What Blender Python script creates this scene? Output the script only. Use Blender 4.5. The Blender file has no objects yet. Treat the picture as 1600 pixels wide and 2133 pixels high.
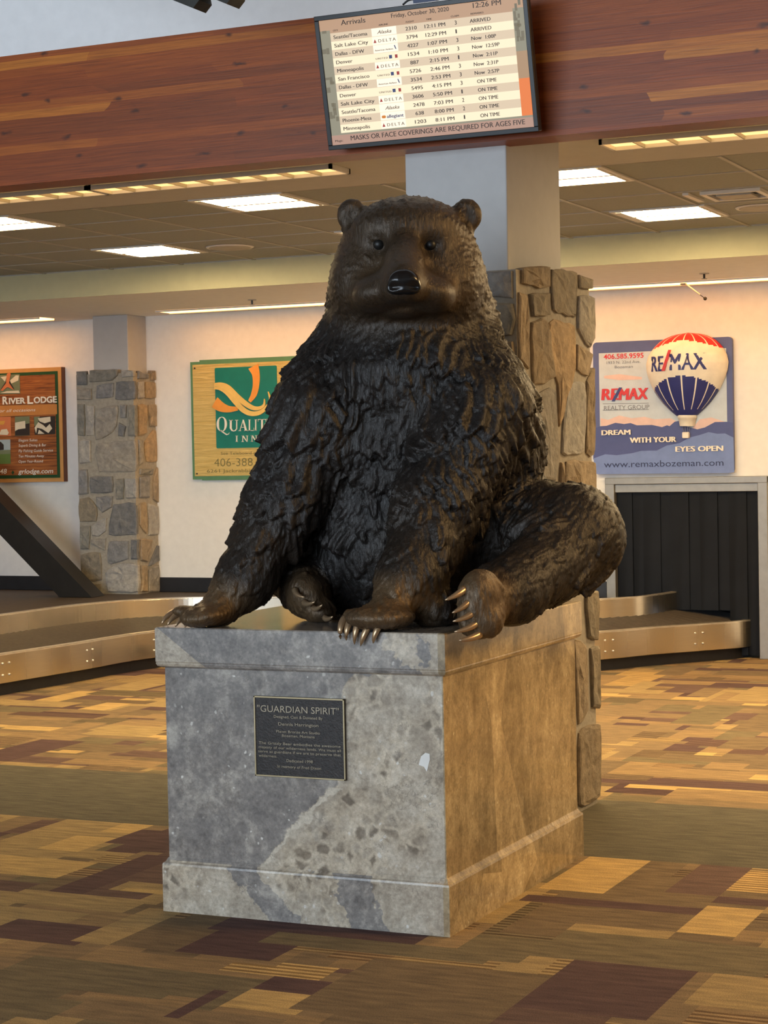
import bpy, bmesh, math, random
import numpy as np
from mathutils import Vector, Matrix, kdtree

random.seed(7)
SC = bpy.context.scene
COL = SC.collection

# ------------------------------------------------------------------ camera
F, YAW, PIT, ROLL, EYE = 4041.1, .428745, -.029483, -.019697, 1.6
def _axes():
    cy, sy = math.cos(YAW), math.sin(YAW)
    f = np.array([-sy*math.cos(PIT), cy*math.cos(PIT), math.sin(PIT)])
    r = np.array([cy, sy, 0.]); u = np.cross(r, f)
    cr, sr = math.cos(ROLL), math.sin(ROLL)
    return cr*r+sr*u, -sr*r+cr*u, f
RR, UU, FW = _axes()
CC = np.array([0., 0., EYE])
cam = bpy.data.cameras.new('camera')
cam.sensor_fit = 'HORIZONTAL'; cam.sensor_width = 36.0
cam.lens = 36.0*F/1600.0
cam.clip_end = 100
cam_o = bpy.data.objects.new('camera', cam); COL.objects.link(cam_o)
m = Matrix.Identity(4)
for i in range(3):
    m[i][0], m[i][1], m[i][2], m[i][3] = RR[i], UU[i], -FW[i], CC[i]
cam_o.matrix_world = m
SC.camera = cam_o

# measured points of the place: a sight line of the photograph met with a known plane
def ray(x, y): return FW + RR*(x-800)/F - UU*(y-1066.5)/F
def atz(x, y, z): d = ray(x, y); return CC + d*(z-EYE)/d[2]
def aty(x, y, Y): d = ray(x, y); return CC + d*Y/d[1]
def atx(x, y, X): d = ray(x, y); return CC + d*X/d[0]
def atw(x, y, w): return CC + ray(x, y)*w

# ------------------------------------------------------------------ light and exposure
vs = SC.view_settings
vs.view_transform = 'Standard'; vs.look = 'None'; vs.exposure = 0.0; vs.gamma = 1.0
vs.use_curve_mapping = False
W = bpy.data.worlds.new('world'); SC.world = W; W.use_nodes = True
W.node_tree.nodes['Background'].inputs[0].default_value = (.55, .72, 1.0, 1)
W.node_tree.nodes['Background'].inputs[1].default_value = .35
WARM = (1.0, .72, .38)
TROFFER_E, SLOT_E, WASH_E = 56.0, 1.6, 7.0
def area(name, loc, rot, sx, sy, power, col):
    l = bpy.data.lights.new(name, 'AREA'); l.shape = 'RECTANGLE'; l.size = sx; l.size_y = sy
    l.energy = power; l.color = col
    o = bpy.data.objects.new(name, l); COL.objects.link(o); o.location = loc; o.rotation_euler = rot
    return o
# daylight through the tall window of the hall, behind and left of the visitor
area('window_daylight', (-5.5, -7.7, 2.5), (math.radians(90), 0, 0), 12, 4.2, 1480, (.74, .87, 1.0))
# troffers of the same ceiling that hang further right than the picture shows
for lx, ly in ((-1.5, 9.65), (.3, 9.65), (2.1, 9.65), (-1.5, 11.5), (.3, 11.5)):
    area('troffer_lamp', (lx, ly, 3.0), (0, 0, 0), .56, .56, 62, WARM)
# unseen warm fill at the right, added to light the right-hand faces
hl = area('warm_fill', (2.8, 7.3, 4.2), (0, math.radians(58), 0), 1.6, 1.0, 75, (1.0, .62, .24)); hl.data.spread = 1.7

# ------------------------------------------------------------------ helpers
class MB:
    def __init__(s): s.v = []; s.f = []; s.m = []; s.c = []
    def add(s, vs, fs, mi=0, col=None):
        b = len(s.v); s.v += [tuple(map(float, p)) for p in vs]
        for f in fs:
            s.f.append(tuple(b+i for i in f)); s.m.append(mi); s.c.append(col)
        return s
    def box(s, x0, x1, y0, y1, z0, z1, mi=0, col=None):
        v = [(x, y, z) for z in (z0, z1) for y in (y0, y1) for x in (x0, x1)]
        return s.add(v, [(0, 2, 3, 1), (4, 5, 7, 6), (0, 1, 5, 4), (2, 6, 7, 3), (0, 4, 6, 2), (1, 3, 7, 5)], mi, col)
    def prism(s, poly, n, mi=0, col=None, cap=True):
        """poly: list of 3D points (front), n: offset to the back"""
        k = len(poly); n = np.array(n, float)
        v = [np.array(p, float) for p in poly]; w = [p+n for p in v]
        fs = [tuple(range(k)), tuple(range(2*k-1, k-1, -1))]
        fs += [(i, i+k, (i+1) % k+k, (i+1) % k) for i in range(k)]
        return s.add(v+w, fs, mi, col)
    def tube(s, pts, rad, n=8, mi=0, col=None, sy=1.0):
        pts = [np.array(p, float) for p in pts]
        if not hasattr(rad, '__len__'): rad = [rad]*len(pts)
        b = len(s.v); up = np.array([0, 0, 1.])
        vs = []
        for i, p in enumerate(pts):
            t = pts[min(i+1, len(pts)-1)]-pts[max(i-1, 0)]; t = t/(np.linalg.norm(t)+1e-9)
            a = np.cross(t, up)
            if np.linalg.norm(a) < 1e-3: a = np.cross(t, np.array([1., 0, 0]))
            a /= np.linalg.norm(a); c = np.cross(a, t)
            for k in range(n):
                q = 2*math.pi*k/n
                vs.append(p+rad[i]*(math.cos(q)*a+sy*math.sin(q)*c))
        fs = [tuple(range(n-1, -1, -1)), tuple(range((len(pts)-1)*n, len(pts)*n))]
        for i in range(len(pts)-1):
            for k in range(n):
                fs.append((i*n+k, i*n+(k+1) % n, (i+1)*n+(k+1) % n, (i+1)*n+k))
        return s.add(vs, fs, mi, col)
    def ball(s, c, r, nu=20, nv=12, mi=0):
        c = np.array(c, float); r = np.array(r if hasattr(r, '__len__') else (r, r, r), float)
        vs = [c+r*np.array((0, 0, -1.))]
        for j in range(1, nv):
            p = -math.pi/2+math.pi*j/nv
            for i in range(nu):
                q = 2*math.pi*i/nu
                vs.append(c+r*np.array((math.cos(p)*math.cos(q), math.cos(p)*math.sin(q), math.sin(p))))
        vs.append(c+r*np.array((0, 0, 1.)))
        fs = [(0, 1+(i+1) % nu, 1+i) for i in range(nu)]
        for j in range(nv-2):
            for i in range(nu):
                a = 1+j*nu
                fs.append((a+i, a+(i+1) % nu, a+nu+(i+1) % nu, a+nu+i))
        t = len(vs)-1; a = 1+(nv-2)*nu
        fs += [(a+i, a+(i+1) % nu, t) for i in range(nu)]
        return s.add(vs, fs, mi)

ORG = {}
def origin(o):
    while o.parent: o = o.parent
    return np.array(o.location)
def build(name, mb, mats, parent=None, smooth=False, bevel=0, loc=None, fix=True):
    if not isinstance(mats, (list, tuple)): mats = [mats]
    me = bpy.data.meshes.new(name)
    off = origin(parent) if parent else np.array(loc if loc is not None else (0, 0, 0), float)
    me.from_pydata([tuple(np.array(p)-off) for p in mb.v], [], mb.f)
    for mt in mats: me.materials.append(mt)
    if any(mb.m):
        me.polygons.foreach_set('material_index', mb.m)
    if any(c is not None for c in mb.c):
        at = me.color_attributes.new('tint', 'FLOAT_COLOR', 'CORNER')
        arr = np.ones((len(me.loops), 4), np.float32)
        for p, c in zip(me.polygons, mb.c):
            if c is not None: arr[p.loop_start:p.loop_start+p.loop_total, :3] = c[:3]
        at.data.foreach_set('color', arr.ravel())
    if fix:
        bm = bmesh.new(); bm.from_mesh(me); bmesh.ops.recalc_face_normals(bm, faces=bm.faces); bm.to_mesh(me); bm.free()
    if smooth: me.polygons.foreach_set('use_smooth', [True]*len(me.polygons))
    me.update()
    o = bpy.data.objects.new(name, me); COL.objects.link(o)
    if parent: o.parent = parent
    elif loc is not None: o.location = loc
    if bevel:
        b = o.modifiers.new('bevel', 'BEVEL'); b.width = bevel; b.segments = 2; b.limit_method = 'ANGLE'; b.angle_limit = math.radians(40)
    return o
def thing(name, loc, label, cat, group=None):
    o = bpy.data.objects.new(name, None); COL.objects.link(o); o.location = tuple(map(float, loc))
    o.empty_display_size = .1
    o['label'] = label; o['category'] = cat
    if group: o['group'] = group
    return o
def tag(o, label, cat, group=None):
    o['label'] = label; o['category'] = cat
    if group: o['group'] = group
    return o
def struct(name, mb, mats, **k):
    o = build(name, mb, mats, **k); o['kind'] = 'structure'; return o
def copy_tree(o, parent=None):
    c = o.copy(); COL.objects.link(c); c.parent = parent
    for ch in list(o.children): copy_tree(ch, c)
    return c

# ------------------------------------------------------------------ materials
def L(r, g, b):
    f = lambda c: ((c/255+.055)/1.055)**2.4 if c/255 > .04045 else c/255/12.92
    return (f(r), f(g), f(b), 1)
class NT:
    def __init__(s, name):
        s.mat = bpy.data.materials.new(name); s.mat.use_nodes = True
        s.t = s.mat.node_tree; s.n = s.t.nodes; s.b = s.n['Principled BSDF']
    def node(s, typ, **k):
        n = s.n.new(typ)
        for a, v in k.items(): setattr(n, a, v)
        return n
    def link(s, a, b): s.t.links.new(a, b)
    def coord(s, scale=(1, 1, 1), loc=(0, 0, 0), rot=(0, 0, 0), kind='Object'):
        c = s.node('ShaderNodeTexCoord'); mp = s.node('ShaderNodeMapping')
        mp.inputs['Scale'].default_value = scale; mp.inputs['Location'].default_value = loc; mp.inputs['Rotation'].default_value = rot
        s.link(c.outputs[kind], mp.inputs[0]); return mp.outputs[0]
    def noise(s, vec, scale, detail=4, rough=.55, dist=0):
        n = s.node('ShaderNodeTexNoise'); n.inputs['Scale'].default_value = scale; n.inputs['Detail'].default_value = detail
        n.inputs['Roughness'].default_value = rough; n.inputs['Distortion'].default_value = dist
        s.link(vec, n.inputs['Vector']); return n
    def vor(s, vec, scale, feature='F1', rnd=1):
        n = s.node('ShaderNodeTexVoronoi', feature=feature); n.inputs['Scale'].default_value = scale
        n.inputs['Randomness'].default_value = rnd
        s.link(vec, n.inputs['Vector']); return n
    def ramp(s, fac, stops):
        r = s.node('ShaderNodeValToRGB'); e = r.color_ramp.elements
        while len(e) < len(stops): e.new(.5)
        for x, (p, c) in zip(e, stops): x.position = p; x.color = c if len(c) == 4 else (*c, 1)
        s.link(fac, r.inputs[0]); return r.outputs[0]
    def mix(s, fac, a, b, mode='MIX'):
        n = s.node('ShaderNodeMix', data_type='RGBA', blend_type=mode)
        for v, i in ((fac, 0), (a, 6), (b, 7)):
            if isinstance(v, (int, float)): n.inputs[i].default_value = v
            elif isinstance(v, (tuple, list)): n.inputs[i].default_value = v if len(v) == 4 else (*v, 1)
            else: s.link(v, n.inputs[i])
        return n.outputs[2]
    def math(s, op, a, b=0, c=None):
        n = s.node('ShaderNodeMath', operation=op)
        for i, v in enumerate((a, b) if c is None else (a, b, c)):
            if isinstance(v, (int, float)): n.inputs[i].default_value = v
            else: s.link(v, n.inputs[i])
        return n.outputs[0]
    def sep(s, vec):
        n = s.node('ShaderNodeSeparateXYZ'); s.link(vec, n.inputs[0]); return n.outputs
    def bump(s, h, strength=.3, dist=.01):
        n = s.node('ShaderNodeBump'); n.inputs['Strength'].default_value = strength; n.inputs['Distance'].default_value = dist
        s.link(h, n.inputs['Height']); s.link(n.outputs[0], s.b.inputs['Normal'])
    def set(s, rough=.5, metal=0, spec=.5):
        s.b.inputs['Roughness'].default_value = rough; s.b.inputs['Metallic'].default_value = metal
        s.b.inputs['Specular IOR Level'].default_value = spec
    def base(s, v):
        if isinstance(v, (tuple, list)): s.b.inputs['Base Color'].default_value = v if len(v) == 4 else (*v, 1)
        else: s.link(v, s.b.inputs['Base Color'])
def plain(name, col, rough=.5, metal=0, var=.12, scale=14, bump=0, bscale=60, spec=.5):
    t = NT(name); v = t.coord(); n = t.noise(v, scale)
    c2 = tuple(min(1, x*(1+var)) for x in col[:3]); c1 = tuple(x*(1-var) for x in col[:3])
    t.base(t.ramp(n.outputs['Fac'], [(.3, c1), (.7, c2)])); t.set(rough, metal, spec)
    if bump: t.bump(t.noise(v, bscale, 3).outputs['Fac'], bump, .004)
    return t.mat
def glow(name, col, e, base=(.8, .8, .8)):
    t = NT(name); t.base(base); t.b.inputs['Emission Color'].default_value = (*col[:3], 1)
    t.b.inputs['Emission Strength'].default_value = e; t.set(.5)
    return t.mat
def tinted(name, rough=.8, var=.25, scale=30, bump=.5, bscale=40, spec=.3):
    t = NT(name); a = t.node('ShaderNodeAttribute', attribute_name='tint'); v = t.coord()
    n = t.noise(v, scale, 6, .65)
    k = t.ramp(n.outputs['Fac'], [(.25, (1-var,)*3), (.75, (1+var,)*3)])
    n2 = t.noise(v, 5, 3)
    k2 = t.ramp(n2.outputs['Fac'], [(.3, (.85, .85, .88)), (.7, (1.12, 1.06, .98))])
    t.base(t.mix(1, t.mix(1, a.outputs['Color'], k, 'MULTIPLY'), k2, 'MULTIPLY')); t.set(rough, 0, spec)
    t.bump(t.noise(v, bscale, 6, .6).outputs['Fac'], bump, .012)
    return t.mat

M = {}
M['paint'] = plain('painted_plaster', (.86, .84, .80), .75, var=.03, bump=.1, bscale=220)
M['paint_upper'] = plain('pale_grey_plaster', (.86, .87, .88), .8, var=.03)
M['hall_roof'] = plain('brown_timber_roof', (.20, .13, .08), .7, var=.15)
M['hall_wall'] = plain('tan_hall_plaster', (.50, .45, .38), .8, var=.03)
M['column_paint'] = plain('column_plaster', (.52, .51, .50), .75, var=.03, bump=.1, bscale=200)
M['tile'] = plain('ceiling_tile', (.34, .36, .345), .9, var=.06, scale=60, bump=.3, bscale=200)
M['tbar'] = plain('white_grid_metal', (.43, .42, .38), .5, var=.05)
M['black'] = plain('black_rubber_base', (.012, .012, .014), .45, var=.2)
M['white_metal'] = plain('white_enamel', (.75, .72, .66), .4, var=.04)
M['grille'] = plain('grille_grey', (.45, .42, .36), .6, var=.1)
M['dark'] = plain('dark_void', (.006, .006, .007), .7)
M['blacksteel'] = plain('black_painted_steel', (.016, .014, .012), .35, 0, .2)
M['darkwood'] = plain('dark_weathered_timber', (.03, .03, .025), .7, var=.3)
M['tv'] = plain('black_plastic', (.006, .006, .007), .35, var=.2)
M['troffer'] = glow('troffer_glow', (1.0, .76, .42), TROFFER_E)
M['slot'] = glow('slot_glow', (1.0, .58, .20), SLOT_E)
M['wash'] = glow('wash_glow', (1.0, .46, .12), WASH_E)

def steel():
    t = NT('brushed_stainless'); v = t.coord(scale=(1, 1, 40)); n = t.noise(v, 6, 4)
    t.base(t.ramp(n.outputs['Fac'], [(.3, (.74, .68, .57)), (.7, (.80, .74, .62))]))
    v2 = t.coord(scale=(4, 4, .05)); n2 = t.noise(v2, .8, 1, .5)
    t.link(t.math('ADD', .14, t.math('MULTIPLY', n2.outputs['Fac'], .26)), t.b.inputs['Roughness']); t.b.inputs['Metallic'].default_value = 1
    t.bump(n.outputs['Fac'], .03, .002)
    return t.mat
M['steel'] = steel()
M['rivet'] = plain('rivet_steel', (.75, .70, .60), .3, .8)
M['alu'] = plain('aluminium_trim', (.27, .25, .215), .42, .55, .08)
M['belt'] = plain('dark_carousel_plate', (.055, .045, .035), .6, var=.25, scale=30, bump=.3, bscale=90)
def wood_beam():
    t = NT('glulam_timber'); v = t.coord()
    xyz = t.sep(v)
    cb = t.node('ShaderNodeCombineXYZ'); t.link(xyz[0], cb.inputs[0]); t.link(xyz[2], cb.inputs[1])
    br = t.node('ShaderNodeTexBrick'); br.offset = .37; br.squash = 1
    br.inputs['Color1'].default_value = (0, 0, 0, 1); br.inputs['Color2'].default_value = (1, 1, 1, 1); br.inputs['Mortar'].default_value = (.3, .3, .3, 1)
    br.inputs['Scale'].default_value = 1; br.inputs['Mortar Size'].default_value = .0004
    br.inputs['Brick Width'].default_value = 1.9; br.inputs['Row Height'].default_value = .0385
    wv = t.node('ShaderNodeVectorMath', operation='ADD'); nz = t.noise(t.coord(scale=(1.2, 1, 3)), 1.5, 2)
    sc = t.node('ShaderNodeVectorMath', operation='MULTIPLY'); t.link(nz.outputs['Color'], sc.inputs[0]); sc.inputs[1].default_value = (.5, .012, 0)
    t.link(cb.outputs[0], wv.inputs[0]); t.link(sc.outputs[0], wv.inputs[1]); t.link(wv.outputs[0], br.inputs['Vector'])
    lam = t.ramp(br.outputs['Color'], [(0, L(130, 62, 17)), (.4, L(148, 70, 19)), (.74, L(158, 79, 22)), (.9, L(186, 108, 32)), (1, L(200, 124, 42))])
    g = t.noise(t.coord(scale=(1.3, 1, 45)), 3, 6, .65, .3)
    gr = t.ramp(g.outputs['Fac'], [(.3, (.62, .56, .52)), (.7, (1.18, 1.16, 1.12))])
    c = t.mix(1, lam, gr, 'MULTIPLY')
    cb2 = t.node('ShaderNodeCombineXYZ'); t.link(t.math('MULTIPLY', xyz[0], 2.4), cb2.inputs[0]); t.link(t.math('MULTIPLY', xyz[2], 6.0), cb2.inputs[1])
    wk = t.node('ShaderNodeVectorMath', operation='ADD'); sk = t.node('ShaderNodeVectorMath', operation='SCALE'); sk.inputs['Scale'].default_value = .22
    t.link(t.noise(v, 14, 2).outputs['Color'], sk.inputs[0]); t.link(cb2.outputs[0], wk.inputs[0]); t.link(sk.outputs[0], wk.inputs[1])
    kn = t.vor(wk.outputs[0], 1.0); kn.voronoi_dimensions = '2D'
    km = t.ramp(kn.outputs['Distance'], [(.02, (.9, .9, .9)), (.075, (0, 0, 0))])
    c = t.mix(km, c, L(70, 30, 10))
    ck = t.noise(t.coord(scale=(.35, 1, 16), loc=(3, 0, 0)), 2.4, 3)
    cm = t.ramp(ck.outputs['Fac'], [(.695, (0, 0, 0)), (.705, (.8, .8, .8)), (.715, (0, 0, 0))])
    c = t.mix(cm, c, L(48, 24, 16))
    t.base(c); t.set(.42, 0, .4); t.bump(g.outputs['Fac'], .12, .004)
    return t.mat
M['beam'] = wood_beam()
# ------------------------------------------------------------------ the setting
YW = 14.5           # far wall
ZC = 3.035          # tile ceiling
ZS = 2.84           # soffit along the far wall
def carpet():
    cell = .05; X0, X1, Y0, Y1 = -12.5, 3.5, 1.0, 15.2
    nx, ny = int(round((X1-X0)/cell)), int(round((Y1-Y0)/cell))
    pal = {'G': (.53, .36, .15), 'g': (.38, .27, .13), 'T': (.31, .21, .11), 't': (.25, .175, .10), 'B': (.195, .14, .085), 'P': (.118, .072, .068), 'p': (.155, .098, .08), 'O': (.19, .15, .09)}
    rng = random.Random(11)
    img = np.zeros((ny, nx, 3), np.float32); img[:] = pal['t']
    alp = np.zeros((ny, nx), np.float32)
    keys = 'GgTtBPpOTtgB'
    for k in range(5200):
        if rng.random() < .6: w, h = rng.uniform(.35, 1.0), rng.uniform(.07, .24)
        else: w, h = rng.uniform(.1, .3), rng.uniform(.3, .8)
        x, y = rng.uniform(X0-1, X1), rng.uniform(Y0-1, Y1)
        i0, i1 = max(0, int((x-X0)/cell)), max(0, int((x+w-X0)/cell)); j0, j1 = max(0, int((y-Y0)/cell)), max(0, int((y+h-Y0)/cell))
        img[j0:j1+1, i0:i1+1] = pal[keys[rng.randrange(len(keys))]]; alp[j0:j1+1, i0:i1+1] = rng.random() < .22
    def z8(x, y): return atz(900+x/2.286, 1200+y/2.286, 0)
    def z3(x, y): return atz(x/2.76, 1360+y/2.76, 0)
    def px(x, y): return atz(x, y, 0)
    R = [('B', z8, 300, 1700, 1600, 1480), ('G', z8, 500, 1495, 955, 1350), ('P', z8, 430, 1540, 1230, 1590), ('p', z8, 1080, 1500, 1480, 1400), ('G', z8, 1150, 1695, 1490, 1600),
         ('g', z8, 590, 1720, 1085, 1715), ('P', z8, 770, 1835, 1010, 1770), ('G', z8, 1380, 1500, 1640, 1420), ('P', z8, 1330, 1560, 1680, 1560), ('O', z8, 60, 1800, 500, 1740),
         ('g', z3, -500, 1230, 860, 985), ('P', z3, 310, 1370, 965, 1180), ('G', z3, 560, 1030, 860, 980), ('G', z3, -300, 1245, 440, 1215), ('G', z3, 200, 1120, 600, 1070), ('p', z3, 0, 1030, 250, 980),
         ('P', z3, -90, 1620, 510, 1600), ('g', z3, 380, 1665, 930, 1490), ('g', z3, -60, 1420, 760, 1425), ('O', z3, -100, 1880, 1070, 1855), ('P', z3, 920, 2095, 1200, 1960), ('O', z3, -60, 2060, 370, 2030),
         ('B', z3, 640, 1690, 1150, 1560), ('P', px, 360, 1985, 660, 1935), ('O', px, 520, 1965, 1000, 1985), ('P', px, 1080, 2100, 1420, 2010), ('B', px, 600, 2100, 1100, 2040), ('O', px, 1120, 1990, 1600, 1985), ('g', px, 1420, 2090, 1600, 2050)]
    for c, f, ax, ay, bx, by in R:
        a, b = f(ax, ay), f(bx, by)
        i0, i1 = sorted((int(round((a[0]-X0)/cell)), int(round((b[0]-X0)/cell)))); j0, j1 = sorted((int(round((a[1]-Y0)/cell)), int(round((b[1]-Y0)/cell))))
        img[max(j0, 0):j1+1, max(i0, 0):i1+1] = pal[c]; alp[max(j0, 0):j1+1, max(i0, 0):i1+1] = float(c == 'G' and ax == 1380)
    ys = Y0+cell*(np.arange(ny)+.5)
    grey = (ys > 7.25) & (ys < 8.45)
    img[grey] = (.135, .120, .086); alp[grey] = 0
    xs, yy = np.meshgrid(X0+cell*np.arange(nx+1), Y0+cell*np.arange(ny+1))
    co = np.stack([xs.ravel(), yy.ravel(), np.zeros(xs.size)], 1)
    idx = np.arange((nx+1)*(ny+1)).reshape(ny+1, nx+1)
    fc = np.stack([idx[:-1, :-1].ravel(), idx[:-1, 1:].ravel(), idx[1:, 1:].ravel(), idx[1:, :-1].ravel()], 1)
    me = bpy.data.meshes.new('floor')
    me.vertices.add(len(co)); me.vertices.foreach_set('co', co.ravel())
    me.loops.add(fc.size); me.loops.foreach_set('vertex_index', fc.ravel().astype(np.int32))
    me.polygons.add(len(fc)); me.polygons.foreach_set('loop_start', np.arange(0, fc.size, 4, dtype=np.int32))
    me.update(calc_edges=True)
    rgba = np.concatenate([img.reshape(-1, 3), alp.reshape(-1, 1)], 1)
    at = me.color_attributes.new('tint', 'FLOAT_COLOR', 'CORNER')
    at.data.foreach_set('color', np.repeat(rgba, 4, 0).astype(np.float32).ravel())
    t = NT('woven_carpet'); a = t.node('ShaderNodeAttribute', attribute_name='tint'); v = t.coord()
    n = t.noise(v, 260, 3); k = t.ramp(n.outputs['Fac'], [(.3, (.62, .62, .62)), (.7, (1.35, 1.35, 1.35))])
    n2 = t.noise(t.coord(scale=(1, 5, 1)), 7, 4); k2 = t.ramp(n2.outputs['Fac'], [(.3, (.72, .72, .75)), (.7, (1.22, 1.19, 1.12))])
    wv = t.node('ShaderNodeTexWave', bands_direction='Y'); wv.inputs['Scale'].default_value = 9; wv.inputs['Distortion'].default_value = .4
    t.link(v, wv.inputs['Vector'])
    st = t.ramp(wv.outputs['Fac'], [(.45, (.55, .5, .5)), (.55, (1.15, 1.15, 1.15))])
    c = t.mix(1, t.mix(1, a.outputs['Color'], k, 'MULTIPLY'), k2, 'MULTIPLY')
    c = t.mix(a.outputs['Alpha'], c, t.mix(1, c, st, 'MULTIPLY'))
    t.base(c); t.set(.95, 0, .1); t.bump(n.outputs['Fac'], .5, .006)
    me.materials.append(t.mat)
    o = bpy.data.objects.new('floor', me); COL.objects.link(o); o['kind'] = 'structure'
carpet()
mb = MB(); mb.box(-12.6, 5.2, -8, 15.3, -.2, -.004); struct('floor_slab', mb, M['belt'])

# far wall with the baggage opening
OX0, OX1, OZ = -4.672, -3.486, 1.345
mb = MB()
mb.box(-12.5, OX0, YW, YW+.2, 0, 3.3); mb.box(OX1, 5, YW, YW+.2, 0, 3.3); mb.box(OX0, OX1, YW, YW+.2, OZ, 3.3)
struct('wall_back', mb, M['paint'])
mb = MB(); mb.box(-12.7, -12.5, -8, YW+.2, 0, 7); struct('wall_left', mb, M['hall_wall'])
mb = MB(); mb.box(5, 5.2, -8, YW+.2, 0, 7); struct('wall_right', mb, M['hall_wall'])
mb = MB(); mb.box(-12.5, 5, 8.0, 8.2, 3.06, 7.0); struct('wall_upper', mb, M['paint_upper'])
mb = MB(); mb.box(-12.7, 5.2, -8.2, 8.2, 7.0, 7.2); struct('ceiling_hall', mb, M['hall_roof'])
# front wall of the hall with its tall window
mb = MB()
mb.box(-12.5, -9.6, -8.2, -8, 0, 7); mb.box(2.6, 5, -8.2, -8, 0, 7); mb.box(-9.6, 2.6, -8.2, -8, 0, .3); mb.box(-9.6, 2.6, -8.2, -8, 4.7, 7)
struct('wall_front', mb, M['paint'])
mb = MB()
for k in range(9):
    x = -9.6+12.2*k/8; mb.box(x-.05, x+.05, -8.15, -8.02, .3, 4.7)
for z in (.33, 2.5, 4.67): mb.box(-9.6, 2.6, -8.15, -8.02, z-.04, z+.04)
struct('window_1', mb, M['alu'])
# ceiling, its bare border by the beam and the lowered soffit along the wall
YB = 9.39; YF = 12.46
mb = MB(); mb.box(-12.5, 5, YB, YF+.1, ZC, ZC+.06, 0); mb.box(-12.5, 5, 7.56, YB, ZC-.004, ZC+.06, 1)
struct('ceiling', mb, [M['tile'], M['column_paint']])
mb = MB(); mb.box(-12.5, 5, YF, YW, ZS, ZC+.06); struct('ceiling_soffit', mb, M['paint'])
M['sage'] = plain('pale_sage_paint', (.58, .54, .33), .75, var=.03)
mb = MB(); mb.box(-12.5, 5, YF-.006, YF-.0005, ZS-.001, ZC-.004); struct('trim_4', mb, M['sage'])
GX = -3.055; GM = .605
mb = MB()
for k in range(-16, 12):
    x = GX+GM*k; mb.box(x-.011, x+.011, YB, YF, ZC-.006, ZC+.002)
for k in range(0, 6):
    y = YB+GM*k; mb.box(-12.5, 5, y-.009, y+.009, ZC-.004, ZC+.002)
struct('trim_1', mb, M['tbar'])
mb = MB(); mb.box(-12.5, -9.18, YW-.015, YW, .45, .575); mb.box(-8.78, OX0-.05, YW-.015, YW, .45, .575)
struct('baseboard_back', mb, M['black'])
mb = MB(); mb.box(OX1+.05, 5, YW-.015, YW, 0, .1); struct('baseboard_right', mb, M['black'])

# timber beam across the front of the baggage hall
zb = 2.86
mb = MB(); mb.box(-12.5, 5, 7.375, 7.545, zb, 3.445)
o = struct('beam', mb, M['beam'])
mb = MB(); mb.box(-12.5, 5, 7.53, 7.6, 3.0, 3.1); struct('trim_2', mb, M['paint'])
mb = MB(); mb.box(-12.5, 5, 7.545, 8.0, 3.095, 3.2); struct('trim_3', mb, M['paint_upper'])

# ------------------------------------------------------------------ stone columns
M['stone'] = tinted('rubble_stone', .85, .32, 26, .7, 28)
M['mortar'] = plain('mortar', (.36, .32, .26), .95, var=.15, scale=40, bump=.6, bscale=60)
GREY = [(.26, .26, .26), (.38, .37, .345), (.19, .195, .20), (.32, .30, .265), (.245, .24, .215)]
TAN = [(.34, .275, .195), (.29, .235, .165), (.37, .29, .19), (.25, .22, .17), (.42, .31, .19)]
def stone(mb, poly, n, col, d=.035, rng=random):
    """poly: 3D points in the face plane, n: outward normal"""
    n = np.array(n, float); P = [np.array(p, float) for p in poly]
    c = sum(P)/len(P)
    Q = []
    for i, p in enumerate(P):
        q = P[(i+1) % len(P)]; l = np.linalg.norm(q-p)
        k = max(1, int(l/.06))
        for j in range(k):
            s = p+(q-p)*j/k
            if j: s = s+(s-c)/np.linalg.norm(s-c)*rng.uniform(-.007, .006)
            else: s = s+(c-s)*.06
            Q.append(s)
    k = len(Q); dd = d*rng.uniform(.75, 1.15)
    rings = []
    for sc, h in ((1.0, -.02), (1.0, dd*.55), (.965, dd*.85), (.88, dd)):
        rings.append([c+(q-c)*sc+n*(h+(rng.uniform(-.003, .003) if h > 0 else 0)) for q in Q])
    rings.append([c+(q-c)*.5+n*(dd+rng.uniform(-.006, .006)) for q in Q])
    v = [p for r in rings for p in r]+[c+n*(dd+rng.uniform(-.003, .007))]
    f = []
    for a in range(len(rings)-1):
        for i in range(k): f.append((a*k+i, a*k+(i+1) % k, (a+1)*k+(i+1) % k, (a+1)*k+i))
    a = len(rings)-1
    for i in range(k): f.append((a*k+i, a*k+(i+1) % k, len(v)-1))
    mb.add(v, f, 0, col)
def rubble(mb, u0, u1, v0, v1, to3, n, cols, rng, big=.045, d=.018):
    def split(a, b, c, e):
        w, h = b-a, e-c
        if w*h < big*rng.uniform(.4, 1.2) and max(w, h)/min(w, h) < 2.4:
            g = .008; j = lambda: rng.uniform(-.012, .012)
            q = [(a+g+j(), c+g+j()*.5), (b-g+j()*.5, c+g+j()), (b-g+j(), e-g+j()*.5), (a+g+j()*.5, e-g+j())]
            stone(mb, [to3(*p) for p in q], n, rng.choice(cols), d, rng=rng); return
        t = rng.uniform(.36, .64)
        if w > h*rng.uniform(.8, 1.25): split(a, a+w*t, c, e); split(a+w*t, b, c, e)
        else: split(a, b, c, c+h*t); split(a, b, c+h*t, e)
    split(u0, u1, v0, v1)
rng = random.Random(5)
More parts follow.
